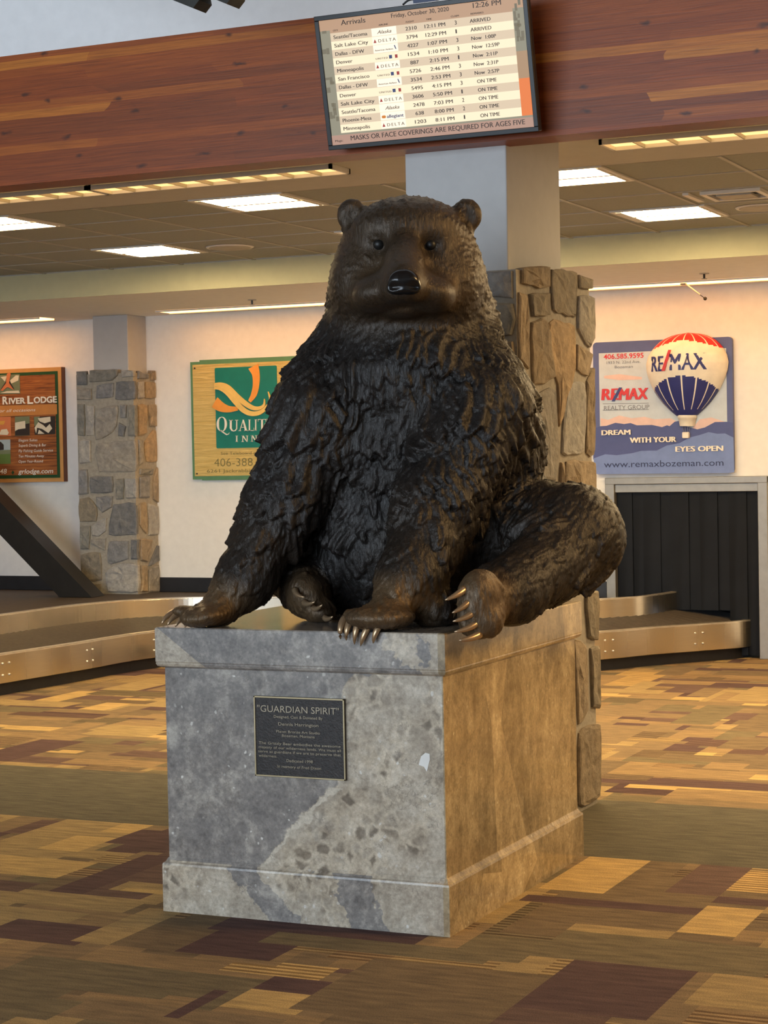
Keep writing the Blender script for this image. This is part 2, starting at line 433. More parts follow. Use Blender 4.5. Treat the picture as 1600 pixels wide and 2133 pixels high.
# front column, beside the statue
CX0, CX1, CY0, CY1, CZ = -3.40, -2.82, 7.44, 8.37, 2.35
t = thing('stone_column', ((CX0+CX1)/2, (CY0+CY1)/2, 0), 'tall rubble stone column with pale shaft close behind the bear statue', 'column')
mb = MB(); mb.box(CX0, CX1+.031, CY0-.001, CY1, 0, CZ-.02); build('mortar_core', mb, M['mortar'], t)
mb = MB()
def zc_(x, y): return atx(980+x/2.7, 530+y/2.7, CX1+.03)
def z8_(x, y): return atx(900+x/2.286, 1200+y/2.286, CX1+.03)
S = [(zc_, 1, [(272, 75), (440, 68), (440, 185), (400, 192), (272, 165)]), (zc_, 3, [(446, 76), (592, 98), (586, 362), (452, 318)]), (zc_, 3, [(598, 112), (682, 140), (676, 195), (602, 190)]),
     (zc_, 13, [(597, 225), (686, 235), (690, 480), (665, 533), (592, 420)]), (zc_, 3, [(318, 220), (437, 212), (437, 345), (335, 352)]), (zc_, 1, [(330, 372), (425, 362), (470, 700), (340, 745)]),
     (zc_, 4, [(432, 368), (580, 385), (586, 640), (530, 905), (492, 990), (482, 740), (420, 520)]), (zc_, 0, [(592, 500), (682, 560), (652, 690), (588, 650)]), (zc_, 13, [(372, 765), (470, 745), (492, 1190), (475, 1290), (400, 1290), (375, 1000)]),
     (zc_, 11, [(540, 722), (640, 712), (635, 1120), (502, 1130), (508, 990)]), (zc_, 1, [(646, 700), (690, 620), (690, 1140), (642, 1130)]), (zc_, 0, [(525, 1155), (696, 1160), (702, 1500), (525, 1500)]), (zc_, 0, [(262, 200), (310, 215), (322, 660), (264, 600)]),
     (zc_, 3, [(360, 780), (345, 800), (350, 1290), (385, 1290)]), (zc_, 3, [(268, 640), (330, 760), (335, 1300), (268, 1300)]), (zc_, 0, [(500, 1160), (515, 1160), (515, 1500), (480, 1500)]),
     (z8_, 3, [(722, 85), (782, 62), (784, 312), (735, 300)]), (z8_, 0, [(668, 290), (728, 318), (735, 650), (690, 722)]), (z8_, 3, [(745, 335), (787, 322), (791, 640), (755, 632)]), (z8_, 1, [(690, 738), (792, 690), (794, 1055), (690, 1105)])]
for f, ci, q in S:
    col = TAN[ci] if ci < 10 else GREY[ci-10]
    stone(mb, [f(*p) for p in q], (1, 0, 0), col, .016, rng)
rubble(mb, 7.5, 8.0, .02, 1.25, lambda u, v: (CX1+.03, u, v), (1, 0, 0), TAN, rng, .045, .018)
rubble(mb, CX0, CX1+.03, .02, CZ, lambda u, v: (u, CY0, v), (0, -1, 0), GREY+TAN[:1], rng, .05, .02)
rubble(mb, CY0, CY1, .02, CZ, lambda u, v: (CX0, u, v), (-1, 0, 0), GREY+TAN, rng, .05)
build('stone_cladding', mb, M['stone'], t, smooth=False)
mb = MB(); mb.box(-3.30, -2.846, 7.50, 8.16, CZ-.3, 3.03); build('plaster_shaft', mb, M['column_paint'], t, bevel=.006)
mb = MB()
q = [(CX0, CY0), (CX1+.03, CY0), (CX1+.03, CY1-.02), (CX1-.01, CY1), (CX0, CY1)]
mb.prism([(x, y, CZ-.005) for x, y in q], (0, 0, -.02)); build('cap_mortar', mb, M['mortar'], t)
# far pillar that stands on the carousel deck
PX0, PX1, PYF = -9.33, -8.79, 14.15
t = thing('stone_pillar', ((PX0+PX1)/2, 14.3, .45), 'grey rubble stone pillar with plaster shaft against the back wall', 'column')
mb = MB(); mb.box(PX0-.031, PX1+.001, PYF-.001, YW, .45, 2.34); build('mortar_core', mb, M['mortar'], t)
mb = MB()
def zp(x, y): return aty(x/2.424, 640+y/2.424, PYF)
FR = [[(388, 322), (440, 320), (445, 395), (390, 395)], [(450, 318), (605, 312), (600, 345), (570, 372), (450, 380)], [(615, 318), (682, 320), (680, 350), (620, 355)], [(390, 405), (468, 410), (470, 468), (390, 468)], [(490, 395), (580, 380), (575, 455), (485, 462)], [(588, 375), (684, 370), (686, 465), (582, 468)], [(395, 485), (430, 485), (432, 655), (395, 650)], [(440, 490), (482, 495), (480, 650), (440, 652)], [(490, 515), (600, 490), (595, 600), (550, 650), (485, 675)], [(610, 490), (645, 490), (640, 560), (612, 560)], [(605, 580), (640, 600), (630, 655), (600, 650)], [(650, 490), (688, 490), (690, 655), (650, 655)],
      [(400, 668), (462, 668), (465, 785), (405, 792)], [(485, 690), (690, 668), (694, 830), (500, 835), (490, 790)], [(400, 815), (445, 815), (450, 945), (400, 950)], [(455, 855), (575, 850), (575, 935), (460, 938)], [(585, 865), (628, 860), (628, 970), (590, 972)], [(635, 860), (692, 860), (694, 965), (640, 968)], [(402, 965), (450, 955), (495, 1010), (490, 1085), (405, 1085)], [(485, 955), (575, 952), (570, 1010), (520, 1040), (490, 1000)], [(575, 990), (690, 985), (698, 1150), (550, 1152), (560, 1050)], [(405, 1100), (460, 1100), (455, 1225), (410, 1225)], [(465, 1105), (530, 1060), (545, 1060), (540, 1130), (500, 1160), (465, 1155)], [(460, 1170), (540, 1165), (535, 1230), (460, 1195)], [(550, 1180), (655, 1175), (655, 1270), (560, 1300), (545, 1290)], [(665, 1170), (700, 1170), (700, 1275), (665, 1275)], [(410, 1245), (510, 1235), (520, 1380), (415, 1385)], [(530, 1340), (590, 1295), (690, 1290), (703, 1300), (705, 1440), (545, 1440)], [(415, 1400), (515, 1395), (515, 1440), (430, 1435)]]
for i, q in enumerate(FR):
    col = GREY[(i*7+2) % 5] if i not in (18, 26, 28) else TAN[3]
    stone(mb, [zp(*p) for p in q], (0, -1, 0), col, .020, rng)
SI = [[(690, 320), (745, 340), (745, 360), (690, 360)], [(755, 318), (795, 320), (795, 370), (755, 370)], [(690, 375), (720, 370), (722, 460), (690, 465)], [(728, 375), (797, 378), (797, 460), (728, 462)], [(692, 490), (735, 490), (735, 640), (694, 655)], [(745, 490), (798, 488), (798, 605), (750, 605)], [(694, 665), (715, 665), (718, 790), (696, 800)], [(725, 680), (770, 615), (798, 618), (800, 785), (735, 785)], [(700, 815), (770, 815), (765, 845), (700, 845)], [(770, 860), (802, 800), (805, 990), (770, 975)], [(699, 855), (755, 850), (750, 965), (699, 965)], [(700, 985), (730, 980), (740, 1080), (735, 1150), (700, 1100)], [(740, 985), (805, 1000), (806, 1150), (745, 1155)], [(704, 1170), (765, 1170), (740, 1290), (705, 1280)], [(745, 1310), (790, 1200), (810, 1200), (812, 1280)], [(707, 1300), (735, 1300), (740, 1440), (708, 1440)], [(745, 1325), (812, 1295), (815, 1440), (745, 1440)]]
for i, q in enumerate(SI):
    P = [atx(x/2.424, 640+y/2.424, PX1) for x, y in q]
    stone(mb, [(p[0], min(p[1], YW-.005), p[2]) for p in P], (1, 0, 0), TAN[4] if i in (4, 7) else (TAN[(i*3+1) % 4] if i % 2 else GREY[(i*3) % 5]), .020, rng)
rubble(mb, PYF+.03, YW-.01, .46, 2.33, lambda u, v: (PX0-.03, u, v), (-1, 0, 0), GREY, rng)
build('stone_cladding', mb, M['stone'], t)
mb = MB(); mb.box(-9.215, -8.865, 14.2, YW, 2.3, ZS); build('plaster_shaft', mb, M['column_paint'], t, bevel=.006)

# ------------------------------------------------------------------ baggage opening and its rubber curtain
t = thing('baggage_opening', ((OX0+OX1)/2, YW, 0), 'aluminium framed baggage opening in the back wall below the balloon sign', 'opening')
mb = MB()
mb.box(OX0-.045, OX0+.03, YW-.03, YW+.12, 0, OZ+.04); build('jamb', mb, M['alu'], t, bevel=.004)
mb = MB(); mb.box(OX1-.03, OX1+.045, YW-.03, YW+.12, 0, OZ+.04); build('jamb', mb, M['alu'], t, bevel=.004)
mb = MB(); mb.box(OX0-.045, OX1+.045, YW-.032, YW+.12, OZ-.012, OZ+.04); build('header', mb, M['alu'], t, bevel=.004)
mb = MB(); mb.box(OX0+.03, OX1-.03, YW-.01, YW+.05, OZ-.075, OZ-.012); build('curtain_rail', mb, M['alu'], t, bevel=.003)
mb = MB(); mb.box(OX0-.1, OX1+.1, YW+.5, YW+.55, 0, 1.5); build('dark_backing', mb, M['dark'], t)
M['rubber'] = plain('black_rubber_strip', (.004, .0045, .006), .55, 0, .3, 5, spec=.2)
r2 = random.Random(3)
n = 10; ww = (OX1-OX0-.06)/n
for i in range(n):
    mb = MB(); x0 = OX0+.03+ww*i-.012; x1 = x0+ww+.024; top = OZ-.075
    bot = .36 if i < 8 else .02
    vsx = []; nu, nv = 8, 14
    ph = r2.uniform(0, 6); am = r2.uniform(.003, .008); yb = YW+.028+(i % 2)*.014
    for j in range(nv+1):
        for k in range(nu+1):
            u = k/nu; v = j/nv
            y = yb-am*(math.sin(u*math.pi)+.4*math.sin(u*7+ph+v*2))*(.45+.55*v)
            vsx.append((x0+(x1-x0)*u, y, top+(bot-top)*v))
    k0 = len(vsx); vsx += [(x, y+.004, z) for x, y, z in vsx]
    fs = []
    for j in range(nv):
        for k in range(nu):
            a = j*(nu+1)+k; fs.append((a, a+1, a+nu+2, a+nu+1)); fs.append((k0+a, k0+a+nu+1, k0+a+nu+2, k0+a+1))
    mb.add(vsx, fs); build('rubber_strip', mb, M['rubber'], t, smooth=True, fix=False)

# ------------------------------------------------------------------ baggage carousel
def cat(pts, n=8):
    P = [np.array(p, float) for p in pts]; P = [2*P[0]-P[1]]+P+[2*P[-1]-P[-2]]; out = []
    for i in range(1, len(P)-2):
        for k in range(n):
            s = k/n; a, b, c, d = P[i-1:i+3]
            out.append(.5*((2*b)+(-a+c)*s+(2*a-5*b+4*c-d)*s*s+(-a+3*b-3*c+d)*s**3))
    out.append(P[-2]); return out
outer = cat([(-7.96, 8.6), (-7.93, 9.8), (-7.888, 10.9), (-7.82, 11.72), (-7.775, 12.5), (-7.60, 12.98), (-7.15, 13.12), (-6.2, 13.1), (-5.3, 13.06), (-4.80, 13.13), (-4.432, 13.345), (-4.14, 13.79), (-3.884, 14.11), (-3.62, 14.47), (-3.565, 14.9)], 14)
inner = cat([(-8.42, 8.6), (-8.39, 9.8), (-8.345, 11.2), (-8.34, 11.9), (-8.30, 12.55), (-8.12, 13.02), (-7.72, 13.33), (-7.0, 13.46), (-6.2, 13.47), (-5.3, 13.46), (-4.84, 13.53), (-4.54, 13.7), (-4.40, 13.86), (-4.28, 14.05), (-4.18, 14.47), (-4.15, 14.9)], 14)
def strip(path, z0, z1, th, side):
    mb = MB(); n = len(path); v = []; f = []
    for i, p in enumerate(path):
        t_ = path[min(i+1, n-1)]-path[max(i-1, 0)]; t_ = t_/np.linalg.norm(t_); nn = np.array([-t_[1], t_[0]])*side
        q = p+nn*th
        v += [(p[0], p[1], z0), (p[0], p[1], z1), (q[0], q[1], z1), (q[0], q[1], z0)]
    for i in range(n-1):
        for k in range(4): f.append((4*i+k, 4*i+(k+1) % 4, 4*i+4+(k+1) % 4, 4*i+4+k))
    f += [(0, 1, 2, 3), (4*n-1, 4*n-2, 4*n-3, 4*n-4)]
    return mb.add(v, f)
def resamp(path, n):
    P = np.array(path); d = np.r_[0, np.cumsum(np.linalg.norm(np.diff(P, axis=0), axis=1))]; s = np.linspace(0, d[-1], n)
    return [np.array((np.interp(a, d, P[:, 0]), np.interp(a, d, P[:, 1]))) for a in s]
t = thing('baggage_carousel', (-6.2, 13.3, 0), 'stainless steel baggage carousel curving behind the pedestal into the wall opening', 'carousel')
build('outer_fence', strip(outer, .088, .285, .03, 1), M['steel'], t, smooth=False, bevel=.004)
build('fence_rail', strip(outer, .283, .293, .05, 1), M['rivet'], t)
ko = [p for p in outer]
def offs(path, d):
    out = []
    n = len(path)
    for i, p in enumerate(path):
        t_ = path[min(i+1, n-1)]-path[max(i-1, 0)]; t_ = t_/np.linalg.norm(t_); out.append(p+np.array([-t_[1], t_[0]])*d)
    return out
build('kickplate', strip(offs(outer, .06), 0.0, .10, .02, 1), M['black'], t)
build('inner_fence', strip(inner, .345, .495, .03, 1), M['steel'], t, bevel=.004)
build('inner_rail', strip(inner, .493, .502, .045, 1), M['rivet'], t)
A, B = resamp(offs(outer, .03), 120), resamp(inner, 120)
mb = MB()
for i in range(119):
    g = .12
    a0, a1 = A[i], A[i]+(A[i+1]-A[i])*(1-g*.3); b0, b1 = B[i], B[i]+(B[i+1]-B[i])*(1-g*.3)
    mb.add([(a0[0], a0[1], .262), (a1[0], a1[1], .268), (b1[0], b1[1], .362), (b0[0], b0[1], .356)], [(0, 1, 2, 3)])
    mb.add([(A[i][0], A[i][1], .255), (A[i+1][0], A[i+1][1], .255), (B[i+1][0], B[i+1][1], .35), (B[i][0], B[i][1], .35)], [(0, 1, 2, 3)])
build('conveyor_plates', mb, M['belt'], t)
C_ = offs(inner, .03); D_ = resamp(C_, 100)
mb = MB()
for i in range(99):
    a, b = D_[i], D_[i+1]
    mb.add([(a[0], a[1], .452), (b[0], b[1], .452), (b[0], YW-.02, .452), (a[0], YW-.02, .452)] if i > 45 else [(a[0], a[1], .452), (b[0], b[1], .452), (-12.4, b[1], .452), (-12.4, a[1], .452)], [(0, 1, 2, 3)])
k = D_[46]; mb.add([(-12.4, k[1], .452), (k[0], k[1], .452), (k[0], YW-.02, .452), (-12.4, YW-.02, .452)], [(0, 1, 2, 3)])
build('deck', mb, M['belt'], t)
mb = MB(); mb.box(-12.4, -4.75, YW-.06, YW-.02, 0, .452)
build('deck_support', mb, M['black'], t)
P = np.array(outer); dcum = np.r_[0, np.cumsum(np.linalg.norm(np.diff(P, axis=0), axis=1))]
def along(q):  # station nearest a floor pixel
    g = atz(q[0], q[1], 0)[:2]; return dcum[np.argmin(((P-g)**2).sum(1))]
for px_, py_ in ((18, 1450), (176, 1418), (318, 1392), (1270, 1398), (1460, 1381)):
    s0 = along((px_, py_))
    for ds in (-.035, .035):
        for z in (.145, .225):
            s = s0+ds; p = np.array((np.interp(s, dcum, P[:, 0]), np.interp(s, dcum, P[:, 1]))); q = np.array((np.interp(s+.01, dcum, P[:, 0]), np.interp(s+.01, dcum, P[:, 1])))
            tt = (q-p)/np.linalg.norm(q-p); nn = np.array([tt[1], -tt[0]])
            mb = MB(); mb.ball((p[0]+nn[0]*.002, p[1]+nn[1]*.002, z), .0085, 8, 6); build('rivet', mb, M['rivet'], t, smooth=True)

# diagonal steel brace on the deck
a0 = aty(172, 1243, 13.83); a1 = aty(0, 1064, 13.83); d = (a1-a0)/np.linalg.norm(a1-a0); top = a0+d*((ZS-.003-a0[2])/d[2])
a0 = a0+d*((.455-a0[2])/d[2])
mb = MB(); hw = .125
w = np.array([d[2], 0, -d[0]])
hx = w*.0
hb = hw/abs(d[2])*.86
mb.add([(a0[0]-hb, 13.73, a0[2]), (a0[0]+hb, 13.73, a0[2]), (a0[0]+hb, 13.93, a0[2]), (a0[0]-hb, 13.93, a0[2]), (top[0]-hb, 13.73, top[2]), (top[0]+hb, 13.73, top[2]), (top[0]+hb, 13.93, top[2]), (top[0]-hb, 13.93, top[2])],
       [(0, 1, 2, 3), (7, 6, 5, 4), (0, 4, 5, 1), (1, 5, 6, 2), (2, 6, 7, 3), (3, 7, 4, 0)])
tag(build('steel_brace', mb, M['blacksteel'], loc=tuple(a0)), 'thick black diagonal steel brace slanting up from the carousel deck at left', 'brace')

# two dark timber ends under the roof
for (x, y), (x2, y2), g in (((402, 17), (352, -3), 1), ((472, 8), (425, -11), 2)):
    a = aty(x, y, 6.6); b = aty(x2, y2, 6.6); d = (b-a)/np.linalg.norm(b-a); e = a+d*((-12.49-a[0])/d[0])
    u = np.array([0, 0, 1.]); hgt = .075
    poly = [a, a+np.array([.028, 0, .028]), a+np.array([.02, 0, hgt]), e+u*hgt, e]
    mb = MB(); mb.prism(poly, (0, .1, 0))
    tag(build('roof_timber', mb, M['darkwood'], loc=tuple(a)), ('dark timber end, the lower of two poking down at the top left' if g == 1 else 'dark timber end, the shorter of two at the top edge beside the arrivals monitor'), 'timber')
# ------------------------------------------------------------------ ceiling fittings
def make_troffer():
    t = thing('ceiling_light', (0, 0, ZC), 'x', 'ceiling light', 'square recessed ceiling lights')
    mb = MB(); a, b = .292, .268
    for x0, x1, y0, y1 in ((-a, a, -a, -b), (-a, a, b, a), (-a, -b, -b, b), (b, a, -b, b)): mb.box(x0, x1, y0, y1, ZC-.012, ZC-.001)
    mb.v = [(x, y, z) for x, y, z in mb.v]
    build('frame', mb, M['white_metal'], t)
    for s in (-1, 1):
        mb = MB(); y0, y1 = (-.262, -.018) if s < 0 else (.018, .262)
        mb.box(-.262, .262, y0, y1, ZC-.010, ZC-.002); build('diffuser', mb, M['troffer'], t)
    mb = MB(); mb.box(-.266, .266, -.02, .02, ZC-.016, ZC-.002); mb.box(-.266, -.225, -.262, .262, ZC-.014, ZC-.002); mb.box(.250, .266, -.262, .262, ZC-.014, ZC-.002)
    build('reflector_rib', mb, M['white_metal'], t)
    return t
TL = [(-5.15, 9.665, 'square ceiling light nearest the timber beam, above and left of the bear head'), (-3.34, 9.665, 'square ceiling light cut off by the plaster shaft of the stone column'), (-6.93, 9.665, 'square ceiling light cut off by the left edge of the picture'),
      (-3.305, 11.49, 'square ceiling light right of the column shaft, farther from the beam'), (-6.975, 11.49, 'square ceiling light beside the round ceiling speaker on the left'), (-5.14, 11.49, 'square ceiling light almost hidden behind the bear head')]
proto = make_troffer()
for i, (x, y, lab) in enumerate(TL):
    o = proto if i == 0 else copy_tree(proto)
    o.location = (x, y, ZC); o['label'] = lab
# linear lights with louvres right behind the beam
def louvre(x0, x1, lab):
    t = thing('louvre_light', ((x0+x1)/2, 8.69, ZC), lab, 'ceiling light')
    mb = MB(); mb.box(x0, x1, 8.58, 8.595, ZC-.03, ZC-.006); mb.box(x0, x1, 8.785, 8.80, ZC-.03, ZC-.006); mb.box(x0, x0+.015, 8.58, 8.8, ZC-.03, ZC-.006); mb.box(x1-.015, x1, 8.58, 8.8, ZC-.03, ZC-.006)
    build('frame', mb, M['white_metal'], t)
    mb = MB(); mb.box(x0+.01, x1-.01, 8.59, 8.79, ZC-.012, ZC-.006); build('diffuser', mb, M['slot'], t)
    mb = MB(); k = int((x1-x0)/.155)
    for i in range(1, k):
        x = x0+(x1-x0)*i/k; mb.box(x-.003, x+.003, 8.595, 8.785, ZC-.03, ZC-.012)
    build('louvre', mb, M['grille'], t)
louvre(-9.2, -5.585, 'long louvred strip light behind the beam at the far left')
louvre(-5.575, -4.17, 'louvred strip light behind the beam ending left of the monitor')
louvre(-2.80, .5, 'louvred strip light behind the beam on the right of the column')
def wash(x0, x1, lab):
    t = thing('wall_washer', ((x0+x1)/2, 14.1, ZS), lab, 'ceiling light')
    mb = MB(); mb.box(x0, x1, 13.99, 14.0, ZS-.014, ZS-.001); mb.box(x0, x1, 14.22, 14.24, ZS-.014, ZS-.001); build('frame', mb, M['white_metal'], t)
    mb = MB(); mb.box(x0, x1, 14.0, 14.22, ZS-.008, ZS-.001); build('diffuser', mb, M['wash'], t)
wash(-12.0, -9.62, 'thin strip light under the soffit above the wooden lodge sign')
wash(-8.46, -5.9, 'thin strip light under the soffit above the green and yellow inn sign')
wash(-5.8, -2.98, 'thin strip light under the soffit above the balloon sign')
# round speakers, air vent, sprinklers
def speaker(px, py, z, lab):
    p = atz(px, py, z); t = thing('ceiling_speaker', p, lab, 'speaker', 'round ceiling speakers')
    mb = MB(); mb.tube([(p[0], p[1], z-.001), (p[0], p[1], z-.012)], [.15, .14], 28); build('grille', mb, M['grille'], t, smooth=False)
    mb = MB(); n = 28
    mb.tube([(p[0], p[1], z-.001), (p[0], p[1], z-.008)], [.165, .16], n); build('rim', mb, M['white_metal'], t)
speaker(479, 514, ZC-.001, 'round ceiling speaker right of the square light on the left')
speaker(1590, 431, ZC-.001, 'round ceiling speaker at the right edge below the air vent')
p0 = atz(1473, 405, ZC); p1 = atz(1598, 403, ZC)
cx, cy = -2.72, 10.82
t = thing('air_vent', (cx, cy, ZC), 'square air vent with dark throat in the tile ceiling at right', 'air vent')
mb = MB()
for x0, x1, y0, y1 in ((-.17, .17, -.17, -.14), (-.17, .17, .14, .17), (-.17, -.14, -.14, .14), (.14, .17, -.14, .14)): mb.box(cx+x0, cx+x1, cy+y0, cy+y1, ZC-.02, ZC-.001)
build('frame', mb, M['white_metal'], t)
mb = MB(); mb.box(cx-.14, cx+.14, cy-.14, cy+.14, ZC-.006, ZC-.001); build('throat', mb, M['blacksteel'], t)
mb = MB(); mb.box(cx-.10, cx+.10, cy-.09, cy+.09, ZC-.024, ZC-.012); build('baffle_plate', mb, M['grille'], t)
mb = MB(); mb.box(cx-.27, cx-.235, cy-.17, cy+.17, ZC-.016, ZC-.001)
tag(build('ceiling_track', mb, M['white_metal'], loc=(cx-.25, cy, ZC)), 'short white metal strip on the ceiling just left of the air vent', 'strip')
for px, py, lab in ((1467, 575, 'small sprinkler head under the soffit above the balloon sign'), (525, 630, 'small sprinkler head under the soffit above the green inn sign')):
    p = atz(px, py-6, ZS); t = thing('sprinkler', p, lab, 'sprinkler', 'soffit sprinklers')
    mb = MB(); mb.tube([(p[0], p[1], ZS), (p[0], p[1], ZS-.006)], .035, 14); build('escutcheon', mb, M['grille'], t)
    mb = MB(); mb.tube([(p[0], p[1], ZS), (p[0], p[1], ZS-.04)], .008, 8); build('stem', mb, M['blacksteel'], t)
    mb = MB(); mb.tube([(p[0], p[1], ZS-.038), (p[0], p[1], ZS-.043)], .02, 10); build('deflector', mb, M['grille'], t)
a = atz(1424, 588, ZS); b = aty(1469, 622, 14.25)
t = thing('pin_arm', a, 'thin bright arm with a black tip hanging from the strip light at right', 'lamp arm')
mb = MB(); mb.tube([a, a*.25+b*.75], .006, 8); build('arm', mb, M['white_metal'], t)
mb = MB(); mb.tube([a*.25+b*.75, b], .003, 6); mb.ball(b, .014, 10, 8); build('tip', mb, M['blacksteel'], t, smooth=True)
mb = MB(); mb.box(a[0]-.02, a[0]+.02, a[1]-.02, a[1]+.02, ZS-.02, ZS); build('clip', mb, M['blacksteel'], t)

# ------------------------------------------------------------------ lettering
def text_mesh(s, bold=0.0, shear=0.0, spacing=1.0):
    cu = bpy.data.curves.new('lettering', 'FONT'); cu.body = s; cu.size = 1; cu.resolution_u = 3
    cu.offset = bold; cu.shear = shear; cu.space_character = spacing
    o = bpy.data.objects.new('lettering', cu)
    me = bpy.data.meshes.new_from_object(o)
    v = np.array([tuple(x.co) for x in me.vertices]); f = [tuple(p.vertices) for p in me.polygons]
    bpy.data.objects.remove(o); bpy.data.curves.remove(cu); bpy.data.meshes.remove(me)
    return v, f
_capc = {}
def put_text(mb, s, frame, u0, u1, v0, h, bold=0, shear=0, spacing=1.0, d=.002, mi=0, ref=None, depth=0, fat=0):
    if fat:
        for k in (-1, 1): put_text(mb, s, frame, u0+k*fat, u1+k*fat, v0, h, bold, shear, spacing, d+(.0002 if k < 0 else .0004)*(1 if depth else .4), mi, ref, depth)
    """frame: (origin, right, up, normal); text spans u0..u1, baseline v0, capital height h"""
    v, f = text_mesh(s, bold, shear, spacing)
    if len(v) == 0: return
    o, r, u, n = frame
    cap = .70
    x0, x1 = v[:, 0].min(), v[:, 0].max()
    X = u0+(v[:, 0]-x0)/(x1-x0)*(u1-u0); Y = v0+v[:, 1]/cap*h
    P = o+np.outer(X, r)+np.outer(Y, u)+n*d
    if depth:
        k = len(P); Q = P-n*depth
        mb.add(P, f, mi)
        ed = {}
        for q in f:
            for a, b in zip(q, q[1:]+q[:1]): ed[(a, b)] = ed.get((a, b), 0)+1
        b0 = len(mb.v)
        mb.v += [tuple(p) for p in P]+[tuple(p) for p in Q]
        for (a, b) in ed:
            if (b, a) not in ed: mb.f.append((b0+a, b0+k+a, b0+k+b, b0+b)); mb.m.append(mi); mb.c.append(None)
    else: mb.add(P, f, mi)
def poly2(mb, frame, pts, d=.002, depth=0, mi=0):
    o, r, u, n = frame
    P = [o+r*a+u*b+n*d for a, b in pts]
    mb.prism(P, -n*max(depth, .0005), mi)
def swoosh(mb, frame, pts, wid, d, depth, n=10, mi=0):
    c = cat(pts, n); s = np.interp(np.linspace(0, len(pts)-1, len(c)), range(len(pts)), wid)
    o, r, u, nn = frame
    Lf, Rt = [], []
    for i, p in enumerate(c):
        t_ = c[min(i+1, len(c)-1)]-c[max(i-1, 0)]; t_ = t_/(np.linalg.norm(t_)+1e-9); q = np.array([-t_[1], t_[0]])*s[i]*.5
        Lf.append(p+q); Rt.append(p-q)
    for i in range(len(c)-1):
        quad = [Lf[i], Rt[i], Rt[i+1], Lf[i+1]]
        mb.prism([o+r*a[0]+u*a[1]+nn*d for a in quad], -nn*depth, mi)
def rrect(u0, u1, v0, v1, r, n=5):
    out = []
    for cx_, cy_, a0 in ((u1-r, v1-r, 0), (u0+r, v1-r, 90), (u0+r, v0+r, 180), (u1-r, v0+r, 270)):
        for k in range(n+1):
            q = math.radians(a0+90*k/n); out.append((cx_+r*math.cos(q), cy_+r*math.sin(q)))
    return out
def flat(name, col, rough=.5, var=.06, **k): return plain(name, col[:3], rough, 0, var, **k)
class Sign:
    """a board on the far wall; points are given where the photograph shows them on its front plane"""
    def __init__(s, Y, sx=1, ox=0, oy=0):
        s.Y = Y; s.fr = (np.array([0, Y, 0.]), np.array([1., 0, 0]), np.array([0, 0, 1.]), np.array([0, -1., 0])); s.k = sx; s.ox = ox; s.oy = oy
    def uv(s, x, y):
        p = aty(s.ox+x/s.k, s.oy+y/s.k, s.Y); return p[0], p[2]
    def text(s, mb, st, xl, yl, xr, yr, h, **k):
        a = s.uv(xl, yl); b = s.uv(xr, yr); hh = abs(s.uv(xl, yl-h)[1]-a[1])
        put_text(mb, st, s.fr, a[0], b[0], (a[1]+b[1])/2, hh, **k)
    def poly(s, mb, pts, **k): poly2(mb, s.fr, [s.uv(*p) for p in pts], **k)

# --- balloon realty sign
SG = Sign(14.45, 3.81, 1180, 540)
x0, z1 = -4.79, 2.44; x1, z0 = -3.69, 1.415
t = thing('balloon_sign', ((x0+x1)/2, YW-.03, (z0+z1)/2), 'blue realty sign with a raised red, white and blue hot air balloon', 'sign')
M['sg_frame'] = flat('slate_blue_board', L(84, 92, 140)); M['sg_sky'] = flat('pale_sky_print', L(196, 206, 214)); M['sg_hill'] = flat('deep_blue_hill', L(70, 80, 135)); M['sg_hill2'] = flat('light_blue_hill', L(112, 132, 186))
M['red'] = flat('signal_red', L(205, 40, 38)); M['blue'] = flat('navy_blue', L(44, 52, 118)); M['cream'] = flat('warm_white', L(240, 232, 215)); M['pink'] = flat('pink_cloud', L(222, 190, 180)); M['greytxt'] = flat('grey_letter', L(110, 112, 118)); M['navytxt'] = flat('dark_navy_letter', L(30, 38, 80)); M['black_txt'] = flat('black_letter', L(45, 48, 56))
FRM = SG.fr
mb = MB(); poly2(mb, FRM, rrect(x0, x1, z0, z1, .03), 0, .045); build('board', mb, M['sg_frame'], t)
u0, v1 = SG.uv(257, 720); u1, _ = SG.uv(1268, 690); _, v0 = SG.uv(270, 1420)
mb = MB(); poly2(mb, FRM, [(u0, v0), (u1, v0), (u1, z1-.085), (u0, z1-.085)], .002); build('sky_panel', mb, M['sg_sky'], t)
mb = MB(); SG.poly(mb, [(272, 1330), (272, 1260), (330, 1275), (420, 1240), (520, 1262), (620, 1250), (700, 1270), (830, 1262), (900, 1300), (900, 1420), (272, 1420)], d=.003)
SG.poly(mb, [(1000, 1340), (1060, 1270), (1150, 1255), (1260, 1290), (1260, 1400), (1000, 1400)], d=.003)
SG.poly(mb, [(300, 925), (420, 912), (600, 935), (600, 955), (420, 960), (300, 945)], d=.003)
build('cloud_print', mb, M['pink'], t)
mb = MB(); SG.poly(mb, [(215, 1590), (212, 1345), (272, 1325), (320, 1322), (390, 1298), (460, 1308), (510, 1300), (560, 1318), (680, 1315), (760, 1332), (800, 1318), (820, 1325), (860, 1290), (900, 1282), (960, 1330), (1040, 1350), (1100, 1335), (1180, 1292), (1268, 1290), (1322, 1295), (1330, 1440), (800, 1600)], d=.006, depth=.004)
build('far_hills', mb, M['sg_hill'], t)
mb = MB(); SG.poly(mb, [(222, 1700), (220, 1580), (310, 1548), (400, 1555), (520, 1540), (600, 1520), (720, 1518), (800, 1478), (900, 1460), (980, 1415), (1060, 1395), (1130, 1372), (1200, 1385), (1260, 1382), (1328, 1415), (1335, 1690), (1290, 1697), (260, 1706)], d=.010, depth=.005)
build('near_hills', mb, M['sg_hill2'], t)
mb = MB()
